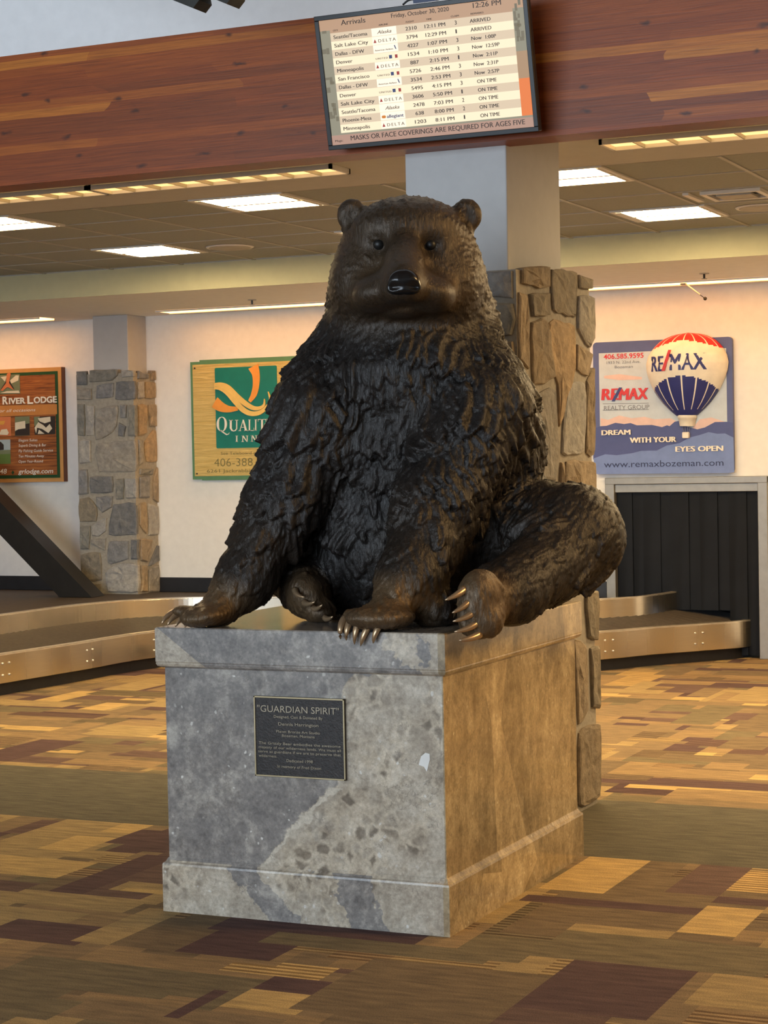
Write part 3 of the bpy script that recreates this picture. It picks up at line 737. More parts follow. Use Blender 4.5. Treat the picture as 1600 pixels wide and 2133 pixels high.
SG.text(mb, '406.585.9595', 297, 792, 614, 782, 38, bold=.02, d=.004)
SG.text(mb, 'RE', 285, 1118, 415, 1116, 92, shear=.10, d=.010, depth=.006, fat=.006)
SG.text(mb, 'MAX', 422, 1116, 648, 1112, 92, shear=.10, d=.010, depth=.006, fat=.006)
build('red_lettering', mb, M['red'], t)
mb = MB(); SG.poly(mb, [(362, 1128), (385, 1128), (445, 1018), (422, 1018)], d=.013, depth=.004); build('slash_mark', mb, M['blue'], t)
mb = MB()
SG.text(mb, '1933 N. 22nd Ave.', 320, 830, 588, 824, 22, d=.004); SG.text(mb, 'Bozeman', 385, 866, 528, 862, 22, d=.004)
SG.text(mb, 'REALTY GROUP', 300, 1196, 660, 1190, 34, d=.004)
for y in (1150, 1200): SG.poly(mb, [(290, y), (655, y-6), (655, y-10), (290, y-4)], d=.004)
build('grey_lettering', mb, M['greytxt'], t)
mb = MB()
SG.text(mb, 'DREAM', 288, 1396, 513, 1392, 40, fat=.003, d=.022, depth=.008); SG.text(mb, 'WITH YOUR', 512, 1456, 876, 1450, 42, fat=.003, d=.022, depth=.008); SG.text(mb, 'EYES OPEN', 874, 1528, 1248, 1520, 42, fat=.003, d=.022, depth=.008)
build('white_lettering', mb, M['cream'], t)
mb = MB(); SG.text(mb, 'www.remaxbozeman.com', 302, 1652, 1250, 1638, 50, d=.012); build('web_lettering', mb, M['navytxt'], t)
# the balloon: a half-round relief with gores
prof = [(583, 0), (592, 80), (605, 130), (625, 180), (650, 222), (685, 258), (720, 285), (770, 312), (830, 325), (890, 318), (950, 300), (1000, 278), (1040, 258), (1090, 226), (1140, 188), (1190, 140), (1240, 84)]
yy = np.linspace(583, 1240, 60); hw_ = np.interp(yy, [p[0] for p in prof], [p[1] for p in prof])
NG = 8; SUB = 9; NA = NG*SUB
mb = MB(); vv = []
for y_, h_ in zip(yy, hw_):
    for k in range(NA+1):
        q = math.pi*k/NA; dx = -math.cos(q)*h_
        a = SG.uv(965+dx-(y_-900)*.01, y_-dx*.045)
        vv.append((a[0], 14.44-math.sin(q)*h_/3.81*.0040*.62, a[1]))
fs, mi = [], []
for j in range(59):
    for k in range(NA):
        q = math.pi*(k+.5)/NA; dx = -math.cos(q); y_ = (yy[j]+yy[j+1])/2
        ln = (k % SUB == 0 and k)
        arch_r = 652+66*dx*dx; arch_b = 932+115*dx*dx
        if y_ < arch_r: c = 1 if not ln else 0
        elif y_ < arch_b: c = 0
        elif y_ > 1200: c = 2
        else: c = 2 if not ln else 0
        a = j*(NA+1)+k; fs.append((a, a+1, a+NA+2, a+NA+1)); mi.append(c)
b0 = len(mb.v); mb.v += vv; mb.f += fs; mb.m += mi; mb.c += [None]*len(fs)
env = build('balloon_envelope', mb, [M['cream'], M['red'], M['blue']], t, smooth=True)
def relief(s_, xl, yl, xr, yr, h, name, mat, **k):
    """lettering laid on the round envelope"""
    mb = MB(); SG.text(mb, s_, xl, yl, xr, yr, h, **k)
    out = []
    for (x, y, z) in mb.v:
        # height of the envelope under this point
        zc0 = SG.uv(965, 840)[1]; xc0 = SG.uv(962, 840)[0]; hh = .323/3.81*.0040*1000
        dx = (x-xc0)/(SG.uv(965+325, 840)[0]-SG.uv(965, 840)[0])
        hz = np.interp(z, [SG.uv(965, p[0])[1] for p in prof][::-1], [p[1] for p in prof][::-1])
        k_ = max(0, 1-(dx*325/max(hz, 1))**2)
        out.append((x, 14.44-math.sqrt(k_)*hz/3.81*.0040*.62-.004, z))
    mb.v = out; build(name, mb, mat, env)
relief('RE', 720, 906, 826, 886, 122, 'blue_lettering', M['blue'], fat=.004)
relief('MAX', 884, 884, 1160, 884, 132, 'blue_lettering', M['blue'], fat=.004)
mb = MB(); b = [SG.uv(*p) for p in ((818, 893), (842, 893), (892, 728), (872, 728))]
zmid = 14.44-325/3.81*.0040*.62*.93
mb.prism([(a[0], zmid-.012, a[1]) for a in b], (0, .012, 0)); build('red_slash', mb, M['red'], env)
mb = MB(); vv = []; fs = []
for y_, h_ in ((1238, 74), (1262, 76), (1264, 70), (1325, 58)):
    for k in range(17):
        q = math.pi*k/16; a = SG.uv(963-math.cos(q)*h_, y_); vv.append((a[0], 14.44-math.sin(q)*h_/3.81*.0036, a[1]))
for j in range(3):
    for k in range(16): a = j*17+k; fs.append((a, a+1, a+18, a+17))
mb.add(vv, fs); build('balloon_skirt', mb, M['cream'], t, smooth=True)
mb = MB()
for dx in (-22, -8, 8, 22):
    a = SG.uv(960+dx*1.3, 1322); b = SG.uv(958+dx, 1374); mb.tube([(a[0], 14.425, a[1]), (b[0], 14.425, b[1])], .0022, 5)
build('rope', mb, M['greytxt'], t)
a = SG.uv(930, 1372); b = SG.uv(984, 1420); mb = MB(); mb.box(a[0], b[0], 14.40, 14.445, b[1], a[1]); build('basket', mb, M['cream'], t, bevel=.008)

# --- green and yellow inn sign
SG = Sign(14.45, 6.154, 380, 730); FRM = SG.fr
t = thing('inn_sign', (-7.9, YW-.03, 1.93), 'yellow wooden inn sign with green border partly hidden behind the bear', 'sign')
M['teal'] = flat('teal_paint', L(14, 122, 108)); M['sgreen'] = flat('sage_green_paint', L(96, 142, 100)); M['orange'] = flat('orange_paint', L(240, 158, 62)); M['gold'] = flat('golden_paint', L(238, 200, 110)); M['whitetxt'] = flat('white_letter', L(238, 236, 225)); M['brass_txt'] = flat('dull_gold_letter', L(128, 118, 66))
def grain():
    tt = NT('sandblasted_yellow_board'); v = tt.coord(scale=(1.6, 1, 38)); n = tt.noise(v, 2.2, 4, .6, 1.2)
    tt.base(tt.ramp(n.outputs['Fac'], [(.3, L(206, 176, 100)), (.6, L(232, 205, 130))])); tt.set(.6); tt.bump(n.outputs['Fac'], .7, .02); return tt.mat
M['yboard'] = grain()
q0 = SG.uv(95, 150); q1 = SG.uv(125, 1655)
X0_, Z1_, Z0_ = q0[0], q0[1], q1[1]; X1_ = X0_+1.30
mb = MB(); poly2(mb, FRM, [(X0_, Z0_), (X1_, Z0_), (X1_, Z1_), (X0_, Z1_)], -.006, .04)
poly2(mb, FRM, [(X0_+.09, Z0_-.008), (X1_-.09, Z0_-.008), (X1_-.09, Z1_+.014), (X0_+.09, Z1_+.014)], -.008, .03)
build('border', mb, M['sgreen'], t)
mb = MB(); poly2(mb, FRM, [(X0_+.025, Z0_+.028), (X1_-.025, Z0_+.028), (X1_-.025, Z1_-.025), (X0_+.025, Z1_-.025)], .001, .01); build('board', mb, M['yboard'], t)
pa = SG.uv(418, 225); pb = SG.uv(1228, 1250); 
mb = MB(); poly2(mb, FRM, rrect(pa[0], SG.uv(1222, 700)[0], SG.uv(435, 1255)[1], pa[1], .012), .006, .006); build('teal_panel', mb, M['teal'], t)
U = lambda pts: [np.array(SG.uv(*p)) for p in pts]
k_ = abs(SG.uv(500, 500)[0]-SG.uv(400, 500)[0])/100
mb = MB()
swoosh(mb, FRM, U([(915, 205), (948, 300), (952, 430), (925, 560), (868, 655)]), [130*k_, 95*k_, 80*k_, 72*k_, 38*k_], .012, .008)
swoosh(mb, FRM, U([(420, 665), (500, 722), (600, 752), (720, 745)]), [130*k_, 110*k_, 72*k_, 42*k_], .012, .008)
build('orange_swirl', mb, M['orange'], t)
mb = MB()
swoosh(mb, FRM, U([(420, 440), (510, 440), (600, 482), (720, 600), (830, 690), (920, 738), (1000, 738), (1055, 700), (1062, 620)]), [w*k_ for w in (38, 50, 58, 60, 56, 48, 38, 28, 6)], .018, .010)
swoosh(mb, FRM, U([(420, 482), (500, 490), (590, 545), (690, 655), (790, 760), (890, 808), (1000, 798), (1090, 730), (1138, 640), (1110, 528)]), [w*k_ for w in (26, 40, 54, 62, 60, 54, 48, 40, 30, 6)], .020, .012)
build('gold_swirl', mb, M['gold'], t)
mb = MB()
def ser(letter, xl, xr, yb, yt):
    """roman capitals drawn as stems, hairlines and serifs; box in board pixels"""
    h = yb-yt; w = xr-xl; st = max(w*.2, 13); hr = 7
    Pl = lambda *p: SG.poly(mb, [(xl+a*w, yb-b*h) for a, b in p], d=.014, depth=.006)
    B = lambda a0, a1, b0, b1: Pl((a0, b0), (a1, b0), (a1, b1), (a0, b1))
    s_, r_ = st/w, hr/h
    if letter in 'IL':
        c = .5 if letter == 'I' else s_*1.1
        B(c-s_/2, c+s_/2, 0, 1); B(c-s_, c+s_, 0, r_); B(c-s_, c+s_, 1-r_, 1)
        if letter == 'L': B(c, 1, 0, r_); Pl((1-r_, r_), (1, 0), (1, .28))
    if letter == 'U':
        B(0, s_*2, 1-r_, 1); B(s_*.5, s_*1.5, .25, 1); B(1-s_*1.6, 1, 1-r_, 1); B(1-s_, 1-s_*.5, .2, 1)
        Pl((s_*.5, .26), (s_*1.5, .26), (.42, r_*1.6), (.62, r_*1.4), (1-s_, .22), (1-s_*.5, .22), (.75, .03), (.5, -.02), (.28, .03))
    if letter == 'A':
        Pl((.5-s_*.2, 1), (.5+s_*.4, 1), (.98, 0), (.98-s_*1.2, 0)); Pl((.5-s_*.1, .93), (.5+.02, .85), (.16, 0), (.10, 0)); B(.22, .72, .3, .3+r_); B(0, .28, 0, r_); B(.98-s_*1.7, 1.04, 0, r_)
    if letter == 'T': B(.5-s_/2, .5+s_/2, 0, 1); B(0, 1, 1-r_, 1); B(.5-s_, .5+s_, 0, r_); Pl((0, 1-r_), (r_, 1-r_), (0, .74)); Pl((1, 1-r_), (1-r_, 1-r_), (1, .74))
    if letter == 'Y': B(.5-s_/2, .5+s_/2, 0, .5); Pl((0, 1), (s_*1.3, 1), (.5+s_/2, .48), (.5-s_/2, .44)); Pl((1, 1), (1-s_*.5, 1), (.5, .5), (.5+s_/2, .46)); B(0, s_*1.8, 1-r_, 1); B(1-s_*1.6, 1, 1-r_, 1); B(.5-s_, .5+s_, 0, r_)
    if letter == 'N': B(.12, .12+s_*.5, 0, 1); B(.82, .82+s_*.5, 0, 1); Pl((.05, 1), (.05+s_*1.2, 1), (.82+s_*.5, 0), (.80, .02)); B(0, .32, 0, r_); B(.68, 1, 1-r_, 1); B(0, .2, 1-r_, 1)
    if letter == 'Q':
        n = 22
        for i in range(n):
            q0, q1 = 2*math.pi*i/n, 2*math.pi*(i+1)/n
            def P_(q, inn): 
                th = s_*(.35+.75*abs(math.cos(q))) if inn else 0
                return (.5+(.5-th)*math.cos(q), .5+(.5-(r_*1.2 if inn else 0))*math.sin(q))
            Pl(P_(q0, 0), P_(q1, 0), P_(q1, 1), P_(q0, 1))
        Pl((.3, .06), (.45, .1), (.9, -.14), (1.1, -.16), (1.25, -.06), (1.15, -.2), (.95, -.24))
for ch, xl, xr, yb, yt in (('Q', 448, 580, 1040, 850), ('U', 606, 722, 1035, 890), ('A', 728, 842, 1033, 888), ('L', 852, 925, 1030, 885), ('I', 925, 972, 1028, 883), ('T', 978, 1080, 1025, 880), ('Y', 1086, 1190, 1022, 876),
                           ('I', 688, 722, 1175, 1092), ('N', 768, 850, 1173, 1090), ('N', 888, 965, 1170, 1088)): ser(ch, xl, xr, yb, yt)
build('white_lettering', mb, M['whitetxt'], t)
mb = MB()
SG.text(mb, 'See Teleboard and', 495, 1335, 1010, 1330, 36, d=.004); SG.text(mb, '406-388', 412, 1490, 905, 1478, 105, d=.004, bold=-.008); SG.text(mb, '6261 Jackrabbit', 318, 1568, 905, 1556, 42, d=.004)
build('gold_lettering', mb, M['brass_txt'], t)
for px, py in ((160, 228), (190, 1580)):
    a = SG.uv(px, py); mb = MB(); mb.tube([(a[0], 14.45, a[1]), (a[0], 14.444, a[1])], .007, 10); build('screw', mb, M['blacksteel'], t)

# --- wooden lodge sign at the left edge
SG = Sign(14.44, 7.619, 0, 740); FRM = SG.fr
qa = SG.uv(968, 185); qb = SG.uv(1010, 1990)
X1_, Z1_, Z0_ = qa[0], qa[1], SG.uv(1005, 2005)[1]; X0_ = X1_-1.55
t = thing('lodge_sign', ((X0_+X1_)/2, YW-.03, (Z0_+Z1_)/2), 'brown plank lodge sign with green stripe, cut off by the left picture edge', 'sign')
def planks():
    tt = NT('stained_planks'); v = tt.coord(scale=(1.2, 1, 26)); n = tt.noise(v, 2.4, 5, .6, .8)
    tt.base(tt.ramp(n.outputs['Fac'], [(.3, L(92, 48, 20)), (.5, L(150, 86, 38)), (.7, L(186, 118, 58))])); tt.set(.5); tt.bump(n.outputs['Fac'], .3, .01); return tt.mat
M['planks'] = planks(); M['lightplank'] = flat('pale_wood_edge', L(206, 152, 86)); M['dgreen'] = flat('dark_green_stripe', L(30, 74, 34)); M['edge'] = flat('brown_board_edge', L(112, 62, 28))
mb = MB(); poly2(mb, FRM, [(X0_, Z0_), (X1_, Z0_), (X1_, Z1_), (X0_, Z1_)], 0, .058); build('board', mb, M['lightplank'], t)
mb = MB(); mb.box(X1_, X1_+.004, 14.442, YW-.002, Z0_, Z1_); build('edge_band', mb, M['edge'], t)
ins = .035; gs = .045
mb = MB(); poly2(mb, FRM, [(X0_+ins, Z0_+ins), (X1_-ins, Z0_+ins), (X1_-ins, Z1_-ins), (X0_+ins, Z1_-ins)], .003); build('green_stripe', mb, M['dgreen'], t)
ins += .028
mb = MB(); poly2(mb, FRM, [(X0_+ins, Z0_+ins), (X1_-ins, Z0_+ins), (X1_-ins, Z1_-ins), (X0_+ins, Z1_-ins)], .006); build('plank_panel', mb, M['planks'], t)
mb = MB(); SG.poly(mb, [(-400, 990), (-400, 810), (912, 775), (915, 935)], d=.008); build('pale_plank', mb, flat('pale_plank', L(196, 132, 66)), t)
M['ph_g'] = flat('print_grey_green', L(118, 128, 96)); M['ph_w'] = flat('print_white', L(222, 215, 190)); M['ph_d'] = flat('print_dark', L(48, 40, 34)); M['ph_s'] = flat('print_sky', L(168, 186, 190)); M['ph_o'] = flat('print_orange', L(206, 124, 78)); M['ph_y'] = flat('print_amber', L(214, 160, 70)); M['ph_l'] = flat('print_lawn', L(96, 122, 58))
def photo(name, base, parts):
    mb = MB(); SG.poly(mb, base[1], d=.009); mats = [base[0]]
    for i, (mt, pts) in enumerate(parts): SG.poly(mb, pts, d=.010+i*.0007, mi=i+1); mats.append(mt)
    build(name, mb, mats, t)
photo('picture_panel', (M['ph_g'], [(-330, 330), (320, 300), (330, 610), (-330, 625)]),
      [(M['ph_w'], [(170, 400), (260, 320), (310, 320), (300, 400), (190, 450)]), (M['ph_w'], [(20, 345), (120, 330), (90, 420)]), (M['ph_w'], [(20, 600), (120, 570), (310, 560), (325, 600)]), (M['ph_d'], [(10, 560), (110, 410), (160, 400), (240, 540), (130, 480)]), (M['ph_o'], [(20, 560), (110, 440), (120, 300), (165, 270), (185, 300), (155, 440), (235, 555), (150, 510), (120, 510), (60, 565)])])
photo('picture_panel', (M['ph_o'], [(-300, 985), (180, 975), (185, 1280), (-300, 1290)]), [(M['ph_y'], [(-100, 1050), (90, 1040), (70, 1100), (-100, 1110)]), (M['ph_w'], [(0, 1260), (30, 1180), (120, 1170), (150, 1230), (130, 1265)])])
photo('picture_panel', (M['ph_g'], [(245, 975), (480, 968), (482, 1270), (247, 1280)]), [(M['ph_d'], [(250, 1210), (420, 1090), (478, 1080), (480, 1268), (250, 1275)]), (M['ph_w'], [(250, 1200), (250, 1070), (410, 1040), (415, 1160), (300, 1175)])])
photo('picture_panel', (M['ph_d'], [(545, 975), (885, 965), (885, 1250), (560, 1262)]), [(M['ph_g'], [(550, 975), (640, 972), (600, 1120), (555, 1120)]), (M['ph_w'], [(610, 1000), (810, 975), (815, 1050), (720, 1080), (640, 1050)]), (M['ph_w'], [(560, 1150), (620, 1060), (700, 1110), (740, 1150), (800, 1090), (840, 1160), (780, 1235), (680, 1170), (600, 1150), (585, 1245)]), (M['ph_w'], [(610, 1250), (630, 1180), (720, 1245)])])
photo('picture_panel', (M['ph_s'], [(-400, 1355), (172, 1335), (178, 1720), (-400, 1740)]), [(M['ph_l'], [(-400, 1580), (176, 1565), (178, 1720), (-400, 1740)]), (M['ph_g'], [(-400, 1520), (175, 1500), (176, 1566), (-400, 1582)]), (M['ph_d'], [(-60, 1510), (-40, 1400), (20, 1370), (70, 1420), (72, 1500)])])
mb = MB()
SG.text(mb, 'GALLATIN', -880, 800, -20, 785, 118, bold=.03, d=.014, depth=.005)
SG.text(mb, 'R', 55, 778, 142, 775, 118, bold=.03, d=.014, depth=.005); SG.text(mb, 'IVER', 155, 772, 418, 765, 92, bold=.03, d=.014, depth=.005); SG.text(mb, 'L', 450, 770, 540, 766, 122, bold=.03, d=.014, depth=.005); SG.text(mb, 'ODGE', 550, 758, 915, 748, 96, bold=.03, d=.014, depth=.005)
SG.text(mb, '48', 10, 1880, 120, 1876, 76, shear=.15, d=.010, bold=.01); SG.text(mb, 'grlodge.com', 300, 1882, 855, 1868, 72, shear=.2, d=.010, bold=.01)
SG.text(mb, 'for all occasions', -20, 905, 575, 890, 48, shear=.25, d=.011)
for s_, w_, y_ in (('Elegant Suites', 605, 1370), ('Superb Dining & Bar', 745, 1450), ('Fly Fishing Guide Service', 852, 1535), ('Ten Minutes Away', 712, 1622), ('Open Year-Round', 695, 1705)):
    SG.text(mb, s_, 306, y_, w_, y_-5, 42, shear=.15, d=.010)
build('white_lettering', mb, M['whitetxt'], t)
mb = MB(); SG.poly(mb, [(190, 1865), (212, 1825), (238, 1858), (215, 1895)], d=.010); build('diamond_mark', mb, M['dgreen'], t)

# ------------------------------------------------------------------ arrivals monitor
s = (7.205)/7.668
TC = CC+s*(np.array([-3.27449, 7.66792, 3.22571])-CC); TW, TH = .95*s, .5344*s
ca, sa = math.cos(-.019394), math.sin(-.019394); cb, sb = math.cos(.2156124), math.sin(.2156124); c3, s3 = math.cos(-.004257), math.sin(-.004257)
r_ = np.array([ca, sa, 0]); n_ = np.array([sa, -ca, 0]); u_ = np.array([0, 0, 1.])
TN = cb*n_-sb*u_; u2 = cb*u_+sb*n_; TR_ = c3*r_+s3*u2; TU = -s3*r_+c3*u2
TF = (TC, TR_, TU, TN)
t = thing('arrivals_monitor', TC, 'wide black arrivals monitor tilted down from the timber beam', 'monitor')
def tbox(mb, a0, a1, b0, b1, d0, d1, mi=0):
    mb.prism([TC+TR_*a+TU*b+TN*d1 for a, b in ((a0, b0), (a1, b0), (a1, b1), (a0, b1))], -TN*(d1-d0), mi)
def tuv(zx, zy):
    d = ray(640+zx/3.2, zy/3.2); k = ((TC-CC)@TN)/(d@TN); p = CC+d*k-TC; return p@TR_, p@TU
bz = .019; hw, hh = TW/2, TH/2
mb = MB(); tbox(mb, -hw-bz, hw+bz, -hh-bz, hh+bz, -.035, -.003); tbox(mb, -hw*.7, hw*.7, -hh*.7, hh*.7, -.06, -.035); build('casing', mb, M['tv'], t, bevel=.003)
mb = MB()
for a0, a1, b0, b1 in ((-hw-bz, hw+bz, hh, hh+bz), (-hw-bz, hw+bz, -hh-bz, -hh), (-hw-bz, -hw, -hh, hh), (hw, hw+bz, -hh, hh)): tbox(mb, a0, a1, b0, b1, -.004, .004)
build('bezel', mb, M['tv'], t, bevel=.002)
def scr(name, col, e=.62):
    g = glow(name, col[:3], e*1.08, tuple(c*.05 for c in col[:3])); return g
mats = [scr('screen_rock', L(172, 165, 140)), scr('screen_header', L(222, 178, 142)), scr('screen_row', L(255, 236, 200), .95), scr('screen_row_alt', L(236, 212, 180), .8), scr('screen_orange', L(240, 128, 58), .85), scr('screen_footer', L(212, 168, 146)), scr('screen_white', L(255, 240, 215), 1.05), scr('screen_rock_dark', L(140, 130, 105)), scr('screen_stone', L(205, 165, 125))]
mb = MB()
def trect(a0, a1, b0, b1, d, mi): poly2(mb, TF, [(a0, b0), (a1, b0), (a1, b1), (a0, b1)], d, 0, mi)
trect(-hw, hw, -hh, hh, -.0025, 0)
ru0 = tuv(152, 225)[0]; ru1 = tuv(1368, 75)[0]; rtop = (tuv(152, 225)[1]+tuv(1368, 75)[1])/2; rbot = (tuv(232, 890)[1]+tuv(1425, 770)[1])/2
trect(ru0, ru1+.0, rtop, hh, -.0015, 1); trect(-hw, hw, rtop+.012, hh, -.0018, 1)
trect(-hw, hw, -hh, tuv(170, 905)[1]-.0, -.0015, 5)
for i in range(12):
    b1 = rtop+(rbot-rtop)*i/12; b0 = rtop+(rbot-rtop)*(i+1)/12
    trect(ru0, ru1, b0, b1, -.0012, 2 if i % 2 else 3)
ou0, ov = tuv(1415, 560); trect(ru1, hw, rbot, rbot+(rtop-rbot)*.36, -.0016, 4); trect(ru1, hw, rbot+(rtop-rbot)*.36, rbot+(rtop-rbot)*.62, -.0016, 8)
rg = random.Random(9)
for k in range(26):
    sd = k % 2
    a = rg.uniform(-hw, ru0-.012) if sd else rg.uniform(ru1, hw-.012); b = rg.uniform(-hh*.7, hh*.8) if sd else rg.uniform(0.08, hh*.9)
    trect(a, min(a+rg.uniform(.008, .02), hw if not sd else ru0), b, b+rg.uniform(.008, .03), -.0014, 7)
lw = tuv(595, 200)[0]-tuv(428, 200)[0]; lu = tuv(428, 215)[0]
LOGO = 'ADNUDUNUDAGD'
rowh = (rtop-rbot)/12
for i, l in enumerate(LOGO):
    b0 = rtop-rowh*(i+.98)
    if l in 'ANGD': trect(lu, lu+lw, b0+rowh*.02, b0+rowh*.96, -.0009, 6)
build('screen', mb, mats, t)
SCR = t.children[-1]
txt = scr('screen_text', L(84, 62, 46), .28); txr = scr('screen_red', L(205, 60, 50), .5); txb = scr('screen_blue', L(70, 84, 140), .5); txo = scr('screen_amber', L(235, 140, 40), .7)
mb = MB(); md = MB(); m_r = MB(); m_b = MB(); m_o = MB()
ch = rowh*.43
def tt_(m_, s_, zx0, zx1, i, h=ch, bold=0, **k):
    a = tuv(zx0, 300)[0]*0+zx0; put_text(m_, s_, TF, zx0, zx1, rtop-rowh*(i+.72), h, bold=bold*.3, fat=.0005, d=-.0006, **k)
CITY = ['Seattle/Tacoma', 'Salt Lake City', 'Dallas - DFW', 'Denver', 'Minneapolis', 'San Francisco', 'Dallas - DFW', 'Denver', 'Salt Lake City', 'Seattle/Tacoma', 'Phoenix-Mesa', 'Minneapolis']
FLT = ['2310', '3794', '4227', '1534', '887', '5726', '3534', '5495', '3606', '2478', '638', '1203']
TIM = ['12:11 PM', '12:29 PM', '1:07 PM', '1:10 PM', '2:15 PM', '2:46 PM', '2:53 PM', '4:15 PM', '5:50 PM', '7:03 PM', '8:00 PM', '8:11 PM']
CLM = '313313331221'
REM = ['ARRIVED', 'ARRIVED', 'Now  1:00P', 'Now  12:59P', 'Now  2:11P', 'Now  2:31P', 'Now  2:57P', 'ON TIME', 'ON TIME', 'ON TIME', 'ON TIME', 'ON TIME']
cw = (tuv(400, 228)[0]-tuv(175, 250)[0])/14
cu, fu, tu, clu, re_ = tuv(175, 250)[0], tuv(655, 195)[0], tuv(783, 180)[0], tuv(984, 160)[0], tuv(1083, 140)[0]
fw_ = (tuv(730, 190)[0]-fu)/4; tw_ = (tuv(920, 170)[0]-tu)/8; rw_ = (tuv(1222, 130)[0]-re_)/7
for i in range(12):
    tt_(mb, CITY[i], cu, cu+cw*len(CITY[i])*(1.0 if i not in (3, 7) else 1.12), i)
    tt_(mb, FLT[i], fu+(fw_*.5 if len(FLT[i]) == 3 else 0), fu+fw_*(4 if len(FLT[i]) == 4 else 3.5), i)
    k = 0 if len(TIM[i]) == 8 else .6
    tt_(mb, TIM[i], tu+tw_*k, tu+tw_*8, i)
    tt_(mb, CLM[i], clu, clu+.008 if CLM[i] != '1' else clu+.005, i, ch*1.1)
    off = 0 if i < 7 else .012
    tt_(mb, REM[i], re_+off*.6, re_+(rw_*7 if i < 2 else rw_*(8.3 if i != 3 else 9.2) if i < 7 else rw_*6.7+.002)+off*.3, i)
    l = LOGO[i]; a, b = lu+lw*.06, lu+lw*.94
    if l == 'A': tt_(md, 'Alaska', lu+lw*.22, lu+lw*.80, i, ch*.95, shear=.35, bold=.01)
    if l == 'D':
        tt_(md, 'DELTA', lu+lw*.24, b, i, ch*.85, spacing=1.4)
        yb = rtop-rowh*(i+.74); poly2(m_r, TF, [(lu+lw*.04, yb), (lu+lw*.16, yb), (lu+lw*.10, yb+ch)], -.0006)
    if l == 'N':
        tt_(md, 'American Airlines', a, lu+lw*.80, i, ch*.42); yb = rtop-rowh*(i+.75); poly2(m_b, TF, [(lu+lw*.88, yb+ch*.2), (lu+lw*.93, yb), (lu+lw*.88, yb+ch*1.2), (lu+lw*.84, yb+ch*1.2)], -.0006)
    if l == 'U':
        tt_(md, 'UNITED', a, lu+lw*.55, i, ch*.5, spacing=1.2); yb = rtop-rowh*(i+.75); poly2(m_b, TF, [(lu+lw*.60, yb), (lu+lw*.72, yb), (lu+lw*.72, yb+ch*.95), (lu+lw*.60, yb+ch*.95)], -.0006); poly2(m_r, TF, [(lu+lw*.84, yb), (lu+lw*.94, yb), (lu+lw*.94, yb+ch*.95), (lu+lw*.84, yb+ch*.95)], -.0006)
    if l == 'G':
        tt_(m_b, 'allegiant', lu+lw*.26, b, i, ch*.9, bold=.03); yb = rtop-rowh*(i+.72); poly2(m_o, TF, rrect(lu+lw*.05, lu+lw*.22, yb, yb+ch*.8, ch*.38), -.0006)
def head(s_, zx0, zy0, zx1, zy1, h, bold=0):
    a, b = tuv(zx0, zy0), tuv(zx1, zy1); put_text(mb, s_, TF, a[0], b[0], (a[1]+b[1])/2, h, bold=bold, d=-.0006, fat=.0004)
head('Arrivals', 226, 168, 388, 150, ch*1.45, .0); head('Friday, October 30, 2020', 560, 116, 945, 76, ch*1.15); head('12:26 PM', 1105, 52, 1292, 32, ch*1.35, .0)
for s_, a0, b0, a1, b1 in (('CITY', 172, 210, 205, 207), ('AIRLINE', 476, 172, 538, 166), ('FLIGHT', 658, 152, 712, 147), ('TIME', 793, 135, 830, 131), ('CLAIM', 958, 115, 1010, 110), ('REMARKS', 1090, 98, 1175, 88)): head(s_, a0, b0, a1, b1, ch*.45)
head('MASKS OR FACE COVERINGS ARE REQUIRED FOR AGES FIVE', 292, 937, 1452, 826, ch*1.35); head('Msgs:', 187, 948, 238, 942, ch*.55)
build('screen_lettering', mb, txt, SCR); build('airline_lettering', md, scr('screen_grey_text', L(150, 130, 110), .5), SCR); build('red_marks', m_r, txr, SCR); build('blue_marks', m_b, txb, SCR); build('amber_mark', m_o, txo, SCR)
# bracket, boxes and cables on top of the monitor
mb = MB(); p = TC-TN*.06
mb.prism([TC+TR_*a+TU*b-TN*.055 for a, b in ((-.12, -.12), (.12, -.12), (.12, .16), (-.12, .16))], -TN*.02)
q = TC-TN*.07; mb.box(q[0]-.05, q[0]+.05, 7.285, 7.3745, q[2]-.04, q[2]+.04); build('wall_bracket', mb, M['blacksteel'], t)
a = tuv(700, -14); pt = TC+TR_*a[0]+TU*(hh+bz+.004)-TN*.015
mb = MB(); mb.prism([pt+TR_*x+TN*y for x, y in ((0, -.02), (.10, -.02), (.10, .01), (0, .01))], TU*.05); build('player_box', mb, flat('blue_grey_plastic', L(60, 70, 100)), t)
mb = MB(); mb.tube(cat([pt-TR_*.05+TU*.0, pt-TR_*.03+TU*.012, pt-TR_*.01+TU*.016, pt+TR_*.01+TU*.012], 5), .004, 6); build('cable', mb, M['tv'], t, smooth=True)

